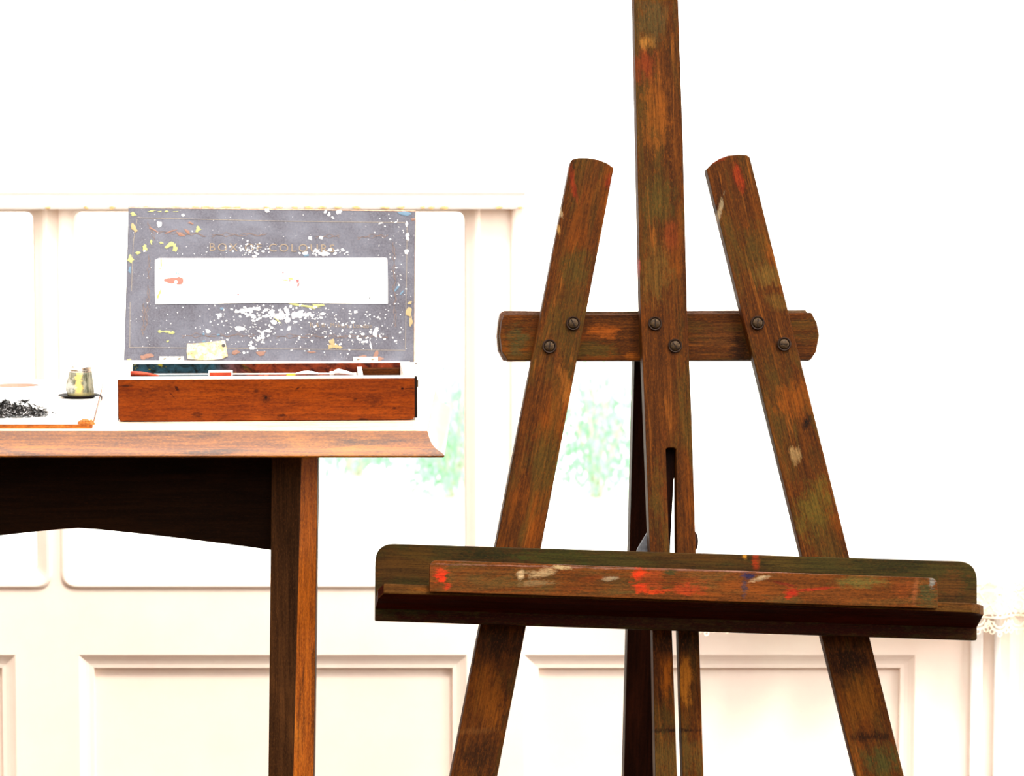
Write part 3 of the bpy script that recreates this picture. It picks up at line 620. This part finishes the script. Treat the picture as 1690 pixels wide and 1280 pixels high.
# dipper
dc = tabp(133, 655.5, PZ); D_ = dc.y; kk = D_ / F
dip_m, nt, b = new_mat('paint_coated_tin'); lp = attr(nt, 'lp')
nz = noise(nt, mapping(nt, lp, (260, 260, 60)), 1, 5, .7); col = mix(nt, remap(nt, nz, .4, .6), S(74, 76, 58), S(150, 148, 128))
col = mark(nt, col, lp, (dc.x - .0005, PZ + .018), (.0052, .020), S(214, 184, 104), 1, 0, 1, .4); col = mark(nt, col, lp, (dc.x - .011, PZ + .015), (.006, .010), S(196, 196, 190), .8, 0, 1, .5)
col = mark(nt, col, lp, (dc.x, PZ + .004), (.02, .003), S(176, 164, 110), .8, 0, 1, .5)
nt.links.new(col, b.inputs['Base Color']); b.inputs['Roughness'].default_value = .35; b.inputs['Metallic'].default_value = .25
bmp = nt.nodes.new('ShaderNodeBump'); bmp.inputs['Strength'].default_value = .5; bmp.inputs['Distance'].default_value = .001; nt.links.new(nz, bmp.inputs['Height']); nt.links.new(bmp.outputs[0], b.inputs['Normal'])
dip = empty('palette_dipper', (dc.x, dc.y, PZ), 'small paint-coated tin dipper cup clipped to the palette edge', 'dipper cup')
bm = bmesh.new()
lathe(bm, (dc.x + .0005, dc.y, PZ + .0026), [(.0166, 0), (.0170, .001), (.0168, .008), (.0158, .018), (.0148, .027), (.0146, .030), (.0138, .030), (.0150, .006), (.0148, .0015)], 32)
for v in bm.verts:
    dx = v.co.x - dc.x
    if dx < -.008: v.co.x -= .004 * math.exp(-((v.co.z - PZ - .016) / .008) ** 2) * min(1, (-dx - .008) / .006)
finish('cup', bm, dip_m, dip, smooth=True, props={'label': 'grey-green tin cup with a yellow drip'})
bm = bmesh.new(); lathe(bm, (dc.x + .0005, dc.y, PZ + .0326), [(.0144, 0), (.0150, .0006), (.0143, .0026), (.0142, .0046), (.0150, .0062), (.0148, .0070), (.0140, .0072), (.0126, .0068), (.0128, .001)], 32)
finish('rim', bm, metal_m, dip, smooth=True, props={'label': 'bright inward-turned metal rim'})
bm = bmesh.new(); lathe(bm, (dc.x - .002, dc.y, PZ), [(.019, .0004), (.0262, .0026), (.0268, .0034), (.0262, .0036), (.018, .0022)], 36)
finish('base_plate', bm, dark_m, dip, smooth=False, props={'label': 'blackened base saucer'})
ex = c1.x + (c2.x - c1.x) * (dc.y - c1.y) / (c2.y - c1.y); yy = dc.y - .004
bm = bmesh.new(); pts = [(dc.x + .020, yy, PZ + .0034), (ex + .002, yy, PZ + .0034), (ex + .0040, yy, PZ + .001), (ex + .0040, yy, PZ - .002), (ex + .0030, yy, TZ + .0016)]
loft(bm, [[(p[0] - .0002 * s, p[1] + y_, p[2] - .0006 * (s)) for s, y_ in ((0, -.006), (0, .006), (1, .006), (1, -.006))] for p in pts]); finish('clip', bm, dark_m, dip, props={'label': 'dark metal clip over the palette edge'})
# dried paint heap
heap_m, nt, b = new_mat('dried_black_paint'); lp = attr(nt, 'lp')
hn = noise(nt, lp, 150, 6, .75, 1.2); col = mix(nt, remap(nt, hn, .50, .58), S(3, 2, 2), S(40, 32, 22)); col = mix(nt, remap(nt, hn, .57, .60), col, S(226, 222, 224)); nt.links.new(col, b.inputs['Base Color']); b.inputs['Roughness'].default_value = .3; b.inputs['Specular IOR Level'].default_value = .12
bmp = nt.nodes.new('ShaderNodeBump'); bmp.inputs['Strength'].default_value = .6; bmp.inputs['Distance'].default_value = .001; nt.links.new(hn, bmp.inputs['Height']); nt.links.new(bmp.outputs[0], b.inputs['Normal'])
hc = tabp(22, 690, PZ); rs = random.Random(9); heap = empty('dried_paint_heap', (hc.x, hc.y + .04, PZ), 'crusty heap of dried black and grey paint on the palette', 'paint heap')
from mathutils import noise as mn
bm = bmesh.new(); NX, NY = 70, 36; G = []
for j in range(NY + 1):
    row = []
    for i in range(NX + 1):
        u, v = i / NX * 2 - 1, j / NY * 2 - 1; e = max(0, 1 - (u * u) ** 1.2 - (v * v)); p = Vector((u * 3.2, v * 2, 1))
        h = e ** .6 * (.007 + .011 * abs(mn.noise(p * 1.6)) + .008 * mn.noise(p * 4) * (e > .1)) * (1.15 - .45 * u) * (0.75 + .5 * v)
        x = hc.x - .006 + u * .042 + .003 * mn.noise(p * 3 + Vector((5, 0, 0))); y = hc.y + .042 + v * .04 + .003 * mn.noise(p * 3)
        row.append(bm.verts.new((x, y, PZ + max(0, h))))
    G.append(row)
for j in range(NY):
    for i in range(NX):
        q = (G[j][i], G[j][i + 1], G[j + 1][i + 1], G[j + 1][i])
        if max(v.co.z for v in q) > PZ + .0006: bm.faces.new(q)
bmesh.ops.delete(bm, geom=[v for v in bm.verts if not v.link_faces], context='VERTS')
finish('crust', bm, heap_m, heap, smooth=False)
bm = bmesh.new()
for i in range(90):
    a = rs.uniform(0, 6.28); r = rs.random() ** .5 * 1.15
    x, y = hc.x - .004 + .043 * r * math.cos(a), hc.y + .045 + .04 * r * math.sin(a); z = PZ + max(.0003, .016 * (1 - r * r)) ; L = rs.uniform(.003, .010); w = L * rs.uniform(.25, .5); an = rs.uniform(0, 3.14); cu = rs.uniform(.2, .7)
    d = Vector((math.cos(an), math.sin(an), 0)); n_ = Vector((-d.y, d.x, 0)); pr = None
    for s in range(5):
        t = s / 4 - .5; c = Vector((x, y, z)) + d * L * t + Vector((0, 0, (abs(t) * 2) ** 2 * L * cu * .5)); cur = (bm.verts.new(c + n_ * w / 2), bm.verts.new(c - n_ * w / 2 + Vector((0, 0, w * .3))))
        if pr: bm.faces.new((pr[0], pr[1], cur[1], cur[0]))
        pr = cur
finish('paint_flakes', bm, heap_m, heap, props={'kind': 'stuff', 'label': 'curled flakes and crumbs of dried paint'})

# ================================================================== LACE CURTAIN
lace_w = plain('white_sheer', S(252, 250, 245), .8, .1, var=.01)
nt = lace_w.node_tree; b = nt.nodes['Principled BSDF']; tl = nt.nodes.new('ShaderNodeBsdfTranslucent'); tl.inputs[0].default_value = (.95, .94, .92, 1)
ms = nt.nodes.new('ShaderNodeMixShader'); ms.inputs[0].default_value = .55; nt.links.new(b.outputs[0], ms.inputs[1]); nt.links.new(tl.outputs[0], ms.inputs[2]); nt.links.new(ms.outputs[0], nt.nodes['Material Output'].inputs[0])
lace_m = plain('cream_lace_thread', S(248, 238, 212), .8, .1, var=.03)
CY = YW - .07; cx0, cx1 = xpx(1150, CY), xpx(1790, CY); cz1 = 2.2; cz0 = zpx(1012, CY)
curt = empty('lace_curtain', ((cx0 + cx1) / 2, CY, cz1), 'sheer white curtain with a scalloped lace hem, behind the right half of the easel', 'curtain')
def fold(x): return .012 * math.sin(x * 62) + .006 * math.sin(x * 131 + 1)
bm = bmesh.new(); rows = []
for z in [cz0 + (cz1 - cz0) * i / 8 for i in range(9)]:
    rows.append([bm.verts.new((cx0 + (cx1 - cx0) * i / 180, CY + fold(cx0 + (cx1 - cx0) * i / 180), z)) for i in range(181)])
for a, c in zip(rows, rows[1:]):
    for i in range(180): bm.faces.new((a[i], a[i + 1], c[i + 1], c[i]))
finish('curtain_cloth', bm, lace_w, curt, smooth=True)
bm = bmesh.new(); fy = lambda p: (p.x, CY + fold(p.x) - .002, p.y)
def arc(cx, cz, r, a0, a1, w, n=12): ribbon(bm, [(cx + r * math.cos(a0 + (a1 - a0) * i / n), cz + r * math.sin(a0 + (a1 - a0) * i / n)) for i in range(n + 1)], w, fy)
zt0 = zpx(962, CY); W_ = .030; nx = int((cx1 - cx0) / W_)
for i in range(nx):
    cx = cx0 + (i + .5) * W_; jz = .003 * math.sin(cx * 23); zb = cz0 - .008 + jz
    arc(cx, zb, W_ * .48, math.pi, 2 * math.pi, .0030); arc(cx, zb, W_ * .30, math.pi, 2 * math.pi, .0022)
    for k_ in range(5): a = math.pi * (1.1 + .2 * k_); arc(cx + W_ * .62 * math.cos(a), zb + W_ * .62 * math.sin(a), .0032, 0, 6.283, .0018, 8)
    for r_, (dx, dz) in enumerate(((-.25, .010), (.25, .010), (0, .022), (-.25, .034), (.25, .034), (0, .046))): arc(cx + dx * W_, zb + dz, .0056 if r_ in (2, 5) else .0042, 0, 6.283, .0022, 10)
    for s in (-1, 1): ribbon(bm, [(cx, zb + .004), (cx + s * W_ / 2, zb + .022), (cx, zb + .040), (cx + s * W_ / 2, zb + .056)], .0014, fy)
for zz in (cz0 - .004, zt0, zt0 - .012): ribbon(bm, [(cx0 + (cx1 - cx0) * i / 200, zz) for i in range(201)], .0026, fy)
finish('lace_edging', bm, lace_m, curt, props={'label': 'cream scalloped lace edging'})
bm = bmesh.new(); tube(bm, [(cx0 - .1, CY, cz1 + .006), (cx1 + .1, CY, cz1 + .006)], .008, 12)
for x in (cx0 - .06, cx1 + .06): box(bm, x - .008, x + .008, CY, YW, cz1 - .004, cz1 + .016)
finish('curtain_rod', bm, brassy_m, curt)

# ================================================================== EASEL
psi, th = R(5), R(10)
nh = Vector((math.sin(psi), -math.cos(psi), 0)); Zu = Vector((0, 0, 1))
eu = Vector((math.cos(psi), math.sin(psi), 0)); ev = -nh * math.sin(th) + Zu * math.cos(th); en = nh * math.cos(th) + Zu * math.sin(th)
EF = Frame(P(1112, 1000, 4.50), eu, ev, en)
def E(px, py, n=0): q = EF.hit(px, py, n, 2); return (q.x, q.y)
def floor_v(n): return (-EF.o.z - en.z * n) / ev.z            # v where world z = 0
esl = empty('easel', (EF.world((0, floor_v(0), 0)).x, EF.world((0, floor_v(0), 0)).y, 0), 'tall paint-smeared dark brown wooden studio easel, right of the table', 'easel')
kE = 1 / 1375
BR, DB, OR = S(112, 60, 18), S(58, 30, 10), S(146, 74, 18); OL, RD, OC = S(88, 67, 25), S(150, 50, 22), S(120, 88, 36)
def emk(px, py, n=0): return E(px, py, n)
def ewood(name, marks=(), base=BR, dark=DB, light=OR, patches=None, n=0, **kw):
    mk = [(emk(m[0], m[1], n), (m[2] * kE, m[3] * kE), m[4], m[5], R(m[6] if len(m) > 6 else 0)) + ((m[7],) if len(m) > 7 else ()) for m in marks]
    return wood(name, base, dark, light, patches or [(OL, .48, .7, (6, 30, 30)), (S(122, 54, 22), .58, .45, (6, 34, 34)), (S(176, 100, 34), .58, .7, (8, 120, 120)), (S(52, 30, 12), .60, .7, (7, 34, 34))], mk, **dict(dict(spec=.04, rough=.55), **kw))
CR = S(222, 196, 150)
m_left = ewood('left_upright_wood', [(945, 300, 5, 30, RD, .8, 10), (1005, 300, 8, 14, S(160, 50, 24), .7, -10), (926, 350, 3, 10, CR, .9, 12), (921, 375, 2.6, 10, S(200, 150, 80), .9, 12), (950, 440, 24, 34, OL, .9, 0), (900, 760, 26, 50, OL, .6, 10),
    (935, 640, 10, 40, S(170, 98, 34), .6, 12), (805, 1150, 30, 55, S(150, 82, 20), .75, 10), (825, 1060, 34, 26, S(40, 20, 8), .8, 10), (780, 1206, 40, 5, S(130, 80, 36), .6, 0), (790, 1250, 34, 34, S(54, 30, 12), .8, 0)])  # dark mark just below the tray is its cast shadow, painted in
m_right = ewood('right_upright_wood', [(1218, 290, 7, 24, S(176, 54, 22), .65, 15), (1190, 262, 20, 4, RD, .6, 20), (1187, 350, 4, 24, CR, .55, -15), (1183, 340, 2.5, 12, S(40, 24, 10), .9, -12), (1265, 455, 26, 18, OC, .9, 0), (1285, 500, 24, 12, OC, .6, -20), (1250, 400, 22, 34, OL, .6, 0),
    (1332, 695, 7, 14, S(20, 16, 12), 1, -10), (1310, 660, 30, 30, S(150, 78, 20), .7, 0), (1313, 750, 9, 13, S(190, 150, 96), .8, 0), (1345, 840, 30, 46, S(104, 84, 30), .8, -15), (1405, 1090, 34, 24, S(36, 18, 8), .85, 0), (1425, 1150, 30, 42, S(150, 86, 22), .75, -12),  # dark mark under the tray end paints the tray's shadow
    (1440, 1215, 40, 8, S(30, 16, 8), .8, 0), (1455, 1255, 36, 24, S(74, 70, 30), .9, 0)])
m_mast = ewood('mast_wood', [(1066, 70, 12, 12, S(180, 120, 50), .8, 0), (1075, 30, 30, 34, S(92, 76, 40), .7, 0), (1062, 110, 20, 26, RD, .5, 0), (1085, 190, 24, 60, S(164, 90, 26), .6, 0), (1090, 330, 26, 40, S(88, 72, 28), .7, 0), (1108, 390, 12, 26, S(140, 60, 24), .7, 0), (1080, 450, 26, 46, S(116, 84, 34), .7, 0),
    (1054, 440, 2.5, 22, S(200, 80, 70), .9, 0), (1085, 830, 12, 60, OL, .7, 0), (1130, 1120, 12, 40, S(200, 120, 34), .8, 0), (1100, 1120, 8, 36, S(180, 96, 20), .8, 0), (1120, 1060, 60, 20, S(36, 18, 8), .8, 0), (1115, 1205, 60, 3.5, S(30, 16, 8), .9, 0), (1115, 1250, 60, 36, S(104, 80, 34), .7, 0)])  # wide dark mark below the tray: tray shadow painted on the mast
m_cross = ewood('crossbar_wood', [(855, 560, 16, 24, S(84, 76, 38), .9, 0), (1000, 545, 26, 12, S(176, 88, 24), .85, 0), (985, 575, 40, 14, OL, .9, 0), (1048, 588, 14, 10, S(160, 84, 20), .8, 0), (1195, 555, 40, 30, S(100, 56, 24), .8, 0), (1225, 575, 16, 26, S(40, 22, 10), .8, 0)])
m_board = ewood('tray_board_wood', [(690, 910, 26, 20, S(90, 60, 20), .7, 0), (800, 915, 60, 8, S(40, 40, 16), .9, 0), (920, 918, 70, 14, S(62, 62, 22), .8, 0), (1230, 918, 4, 5, S(220, 150, 50), .9, 20), (1248, 925, 6, 16, S(170, 54, 20), .8, 0), (1290, 925, 30, 16, OL, .8, 0), (1480, 930, 60, 16, S(48, 46, 20), .9, 0), (1570, 965, 26, 22, S(110, 60, 22), .6, 20), (870, 1022, 270, 12, S(60, 14, 6), 1, -2), (1370, 1038, 270, 12, S(60, 14, 6), 1, -2)],  # last two marks: red-dark wood with the shelf's shade painted in
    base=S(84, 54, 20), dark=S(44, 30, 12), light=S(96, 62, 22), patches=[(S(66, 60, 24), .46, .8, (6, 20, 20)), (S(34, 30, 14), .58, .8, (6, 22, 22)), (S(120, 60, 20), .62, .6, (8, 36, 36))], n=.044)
# marks on the lip, the first a worn top edge with painted highlight, as seen in the photo
lipmk = [(1128, 940, 420, 1.5, S(190, 136, 116), .8, -2.05, {'soft': .9}), (728, 948, 9, 12, S(248, 58, 26), 1, 30, {'soft': .3}), (738, 968, 6, 7, S(226, 66, 30), .9, 0), (722, 940, 14, 8, S(176, 74, 34), .6, 0), (860, 948, 6, 9, S(232, 196, 146), .9, 0), (896, 944, 26, 7, S(214, 178, 128), .85, 10), (880, 962, 26, 5, S(150, 120, 80), .7, 0), (924, 937, 16, 4, S(226, 196, 140), .8, 0),
    (1006, 955, 14, 3.5, S(180, 160, 126), .75, 8), (1054, 946, 15, 9, S(244, 62, 24), 1, 30), (1060, 970, 12, 9, S(240, 58, 24), .9, 0), (1080, 976, 18, 4, S(230, 66, 24), .85, 0), (1075, 956, 20, 18, S(176, 70, 30), .6, 0), (1135, 972, 26, 10, S(200, 66, 30), .7, 0), (1106, 944, 10, 5, S(60, 66, 34), .8, 0),
    (1236, 950, 12, 6, S(46, 44, 76), .95, 0), (1252, 955, 14, 4, S(206, 176, 134), .8, 12), (1228, 970, 5, 14, S(60, 62, 78), .8, 0), (1306, 976, 10, 9, S(186, 46, 26), .95, 0), (1345, 972, 36, 2.6, S(170, 50, 28), .9, 4), (1290, 962, 24, 2.4, S(120, 40, 24), .8, -12), (1300, 985, 7, 4, S(190, 50, 26), .9, 0),
    (1420, 960, 40, 10, S(104, 96, 44), .8, 0), (1490, 970, 16, 14, S(140, 66, 26), .6, 20), (1510, 975, 5, 20, S(160, 90, 50), .7, -10), (1528, 980, 14, 22, S(74, 74, 40), .9, 0), (1538, 962, 5, 8, S(150, 150, 140), .8, 0)]
m_lip = ewood('tray_lip_wood', lipmk, base=S(136, 72, 26), dark=S(84, 48, 18), light=S(168, 84, 26), patches=[(S(96, 76, 36), .50, .75, (8, 40, 40)), (S(160, 64, 24), .60, .6, (10, 50, 50)), (S(70, 40, 18), .62, .7, (12, 50, 50))], n=.118, rough=.4)
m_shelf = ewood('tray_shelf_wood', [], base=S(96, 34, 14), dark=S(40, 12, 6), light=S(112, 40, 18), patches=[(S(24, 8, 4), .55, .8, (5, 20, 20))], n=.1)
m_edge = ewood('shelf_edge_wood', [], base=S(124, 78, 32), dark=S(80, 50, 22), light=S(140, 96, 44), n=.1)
m_back = wood('rear_leg_wood', S(58, 24, 12), S(20, 8, 4), S(66, 28, 12), gr=(6, 120, 120), spec=.05)

def member(name, px, n1, n0, mat, grain, bevel=.0014, props=None, extra=None, seg=2, parent=esl):
    pts = [E(a, b_, n1) if not isinstance(a, Vector) else tuple(a) for a, b_ in px]
    if extra: pts = extra(pts)
    bm = bmesh.new(); loft(bm, [[(x, y, n) for x, y in pts] for n in (n1, n0)])
    return finish(name, bm, mat, parent, EF, grain=grain, bevel=bevel, props=props, seg=seg)
def ext(a, b_, v):          # extend line a->b (local) to height v
    t = (v - a[1]) / (b_[1] - a[1]); return (a[0] + (b_[0] - a[0]) * t, v)
fv = floor_v(0)
TU = .023
# crossbars (behind)
member('crossbar', [(832, 519), (828, 530), (825.5, 553), (829, 580), (838, 594.5), (960, 594.5), (1150, 594), (1338, 593.5), (1347, 580), (1352, 553), (1348, 532), (1339, 515.5), (1140, 517), (960, 518.5)], -TU, -TU - .019, m_cross, (1, 0, 0), props={'label': 'front crossbar with rounded ends'})
rb_m = ewood('rear_crossbar_wood', [], base=S(150, 110, 90), dark=S(90, 60, 46), light=S(176, 136, 116))
member('crossbar', [(832, 512.5), (826, 516), (823, 530), (821, 553), (823, 576), (832, 593), (960, 594), (1330, 593), (1338, 580), (1342, 553), (1338, 528), (1330, 511.5), (1140, 512.5), (960, 513.5)], -TU - .021, -TU - .040, rb_m, (1, 0, 0), props={'label': 'rear crossbar behind the front one'})
# uprights
def upright(arc_, right, left, mat, lab):
    a = E(*arc_[-1]); b_ = E(*right); c = E(*left); d = E(*arc_[0])
    pts = [E(*p) for p in arc_] + [ext(a, b_, fv + .0)] + [ext(d, c, fv + .0)]
    bm = bmesh.new(); loft(bm, [[(x, y, n) for x, y in pts] for n in (0, -TU)])
    for v in bm.verts:                       # feet cut level with the floor
        if v.co.y < fv + .01: v.co.y = floor_v(v.co.z)
    g_ = (Vector(b_) - Vector(a)); return finish('upright', bm, mat, esl, EF, grain=(g_.x, g_.y, 0), bevel=.0016, props={'label': lab})
up_l = upright([(941.5, 268), (944, 263), (955, 260.5), (970, 260.5), (988, 263.5), (1002, 269), (1013, 277)], (821, 1280), (744, 1280), m_left, 'left upright, leaning inwards at the top')
up_r = upright([(1166, 279), (1176, 269), (1188, 261.5), (1202, 256.5), (1218, 255), (1232, 255.5), (1237.5, 259)], (1492, 1280), (1413, 1280), m_right, 'right upright, leaning inwards at the top')
# mast with slot
mb = floor_v(0) + .16
ml = [(1045.5, -330), (1046, 0), (1051, 235), (1057, 515), (1064, 680), (1072, 900), (1077, 1045), (1081.5, 1280)]
mr = [(1116, -330), (1119, 0), (1127, 235), (1134, 515), (1141, 680), (1148, 900), (1153.5, 1045), (1161, 1280)]
slot_r = [(1116, 741), (1117, 905), (1119.5, 1045), (1126.5, 1280)]; slot_l = [(1098.5, 741), (1101, 820), (1104.5, 905), (1109, 1045), (1117.5, 1280)]
a = [E(*p) for p in ml]; c = [E(*p) for p in mr]; sr = [E(*p) for p in slot_r]; sl = [E(*p) for p in slot_l]
pts = c + [ext(c[-2], c[-1], mb)] + [ext(sr[-2], sr[-1], mb)] + sr[::-1] + [E(1112, 738.5), E(1102, 738.5)] + sl + [ext(sl[-2], sl[-1], mb)] + [ext(a[-2], a[-1], mb)] + a[::-1]
bm = bmesh.new(); loft(bm, [[(x, y, n) for x, y in pts] for n in (.001, -TU - .0005)])
finish('mast', bm, m_mast, esl, EF, grain=(-.03, 1, 0), bevel=.0012, props={'label': 'tall centre mast with a long slot in its lower half'})
blk_m = dark_m
member('slot_block', [(1092, 728), (1124, 728), (1122, 760), (1112, 790), (1106, 903), (1106, 960), (1092, 960)], -TU - .001, -TU - .014, m_back, (0, 1, 0), .0008, props={'label': 'dark tapered block behind the slot'})
# lower crossbar near the feet (below the picture)
lz_ = floor_v(0) + .20
a_ = [ext(E(941, 268), E(744, 1280), lz_ + d)[0] for d in (-.03, .03)]; b_ = [ext(E(1237, 259), E(1492, 1280), lz_ + d)[0] for d in (-.03, .03)]
bm = bmesh.new(); box(bm, a_[0], b_[0], lz_ - .03, lz_ + .03, -TU - .02, -TU - .0006); finish('crossbar', bm, m_cross, esl, EF, bevel=.0015)
# rear leg
def leg_pt(px, py, Y): return P(px, py, Y)
T0 = P(1043.5, 560, 4.635); B1 = P(1025.5, 1280, 4.83); tt = (0 - T0.z) / (B1.z - T0.z); B0 = T0.lerp(B1, tt)
dv_ = (B0 - T0).normalized(); wv = eu * .050; nv = dv_.cross(wv).normalized() * .026
bm = bmesh.new(); lo = []
for p, s in ((T0, 1.0), (B0, 1.12)):
    L = [p, p + wv * s, p + wv * s + nv, p + nv]; lo.append([q - Vector((0, 0, 0)) for q in L])
for q in lo[1]: q -= dv_ * (q.z / dv_.z)
loft(bm, lo); finish('rear_leg', bm, m_back, esl, WF, grain=dv_, bevel=.0012, props={'label': 'dark rear prop leg behind the mast'})
bm = bmesh.new(); hp = EF.I @ (T0 + wv * .5 - EF.o); box(bm, hp.x - .03, hp.x + .03, hp.y - .012, hp.y + .02, -TU - .062, -TU - .040); finish('hinge', bm, metal_m, esl, EF, bevel=.001)
# screws
bolt_m = plain('old_brass_screw', S(66, 46, 22), .45, .3, .5, var=.4, scale=500, bump=.3); cup_m = plain('brown_cup_washer', S(40, 22, 10), .5, .2, .2, var=.2, scale=300)
for i, (px, py, an) in enumerate(((945.7, 533.6, -65), (906.5, 571.4, 80), (1080.8, 533.8, 90), (1113.9, 570.5, -50), (1250, 532.8, 85), (1293.8, 567.7, 0))):
    x, y = E(px, py, .001); bm = bmesh.new(); b0 = .001
    lathe(bm, (x, y, b0), [(.0088, 0), (.0087, .0018), (.0079, .0030), (.0070, .0028), (.0065, .0012), (.001, .0010)], 28)
    s = finish('screw', bm, cup_m, esl, EF, smooth=False)
    bm = bmesh.new(); lathe(bm, (x, y, b0 + .0012), [(.0063, 0), (.0062, .0012), (.0050, .0019), (.0020, .0023), (.0004, .0024)], 24); finish('screw_head', bm, bolt_m, s, EF, smooth=True)
    t = R(an); bm = bmesh.new(); d = Vector((math.cos(t), math.sin(t))); n_ = Vector((-d.y, d.x)) * .0006; d *= .0050; c_ = Vector((x, y))
    q = [c_ + d + n_, c_ - d + n_, c_ - d - n_, c_ + d - n_]; loft(bm, [[(p.x, p.y, z) for p in q] for z in (b0 + .0030, b0 + .0038)]); finish('screw_slot', bm, dark_m, s, EF)
# tray: back board, shelf, lip
NB = .024; NF = .040; NS = .108
tray = empty('tray', EF.world((0, 0, NB)) - esl.location); tray.parent = esl; tray['label'] = 'long canvas tray of back board, shelf and raised lip'
def tmember(name, pts, n1, n0, mat, grain=(1, -.032, 0), bevel=.0014, props=None):
    bm = bmesh.new(); loft(bm, [[(x, y, n) for x, y in pts] for n in (n1, n0)]); return finish(name, bm, mat, tray, EF, grain=grain, bevel=bevel, props=props)
r_ = 24 * kE
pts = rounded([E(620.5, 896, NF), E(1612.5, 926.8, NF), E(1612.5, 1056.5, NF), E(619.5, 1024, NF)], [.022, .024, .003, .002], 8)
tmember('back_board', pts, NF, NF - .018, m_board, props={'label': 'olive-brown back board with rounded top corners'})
def sh(px, py, n): x, y = E(px, py, n); return (x, y, n)
bot = [sh(620, 1004, NF), sh(624, 988, NS - .012), sh(634, 978.5, NS), sh(900, 986.2, NS), sh(1250, 997, NS), sh(1604, 1010.5, NS), sh(1617, 1013, NS - .006), sh(1623, 1015, NS - .018), sh(1612, 1036, NF)]
topv = []
for (x, y, n) in bot: topv.append((x, y + .0115, n + .001))
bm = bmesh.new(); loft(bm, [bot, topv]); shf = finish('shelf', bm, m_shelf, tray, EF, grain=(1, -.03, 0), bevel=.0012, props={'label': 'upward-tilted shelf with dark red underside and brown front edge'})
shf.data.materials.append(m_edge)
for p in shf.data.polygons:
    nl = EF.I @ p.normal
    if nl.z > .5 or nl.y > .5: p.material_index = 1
pts = rounded([E(709, 923.5, NS + .010), E(1547, 953.5, NS + .010), E(1547.5, 1003.5, NS + .010), E(709, 976, NS + .010)], [.010, .010, .001, .001], 6)
tmember('lip', pts, NS + .011, NS + .0005, m_lip, bevel=.0013, props={'label': 'raised front lip smeared with red, cream and blue paint'})
# mast bracket (metal gusset, knob)
gus_m = plain('grey_iron', S(120, 120, 124), .45, .5, .7, var=.3, scale=90)
member('bracket', [(1070.5, 874), (1074, 874), (1076, 930), (1046, 930), (1052, 905)], -TU - .002, -TU - .006, gus_m, (0, 1, 0), .0005, props={'label': 'grey metal gusset plate behind the mast'})
bm = bmesh.new(); x, y = E(1146, 892, -TU * .5); lathe(bm, (0, 0, 0), [(.001, -.012), (.011, -.010), (.013, 0), (.011, .006), (.001, .008)], 16)
for v in bm.verts: v.co = Vector((x + v.co.x * .45, y + v.co.y, -TU * .9 + v.co.z * .6))
finish('knob', bm, m_back, esl, EF, smooth=True)
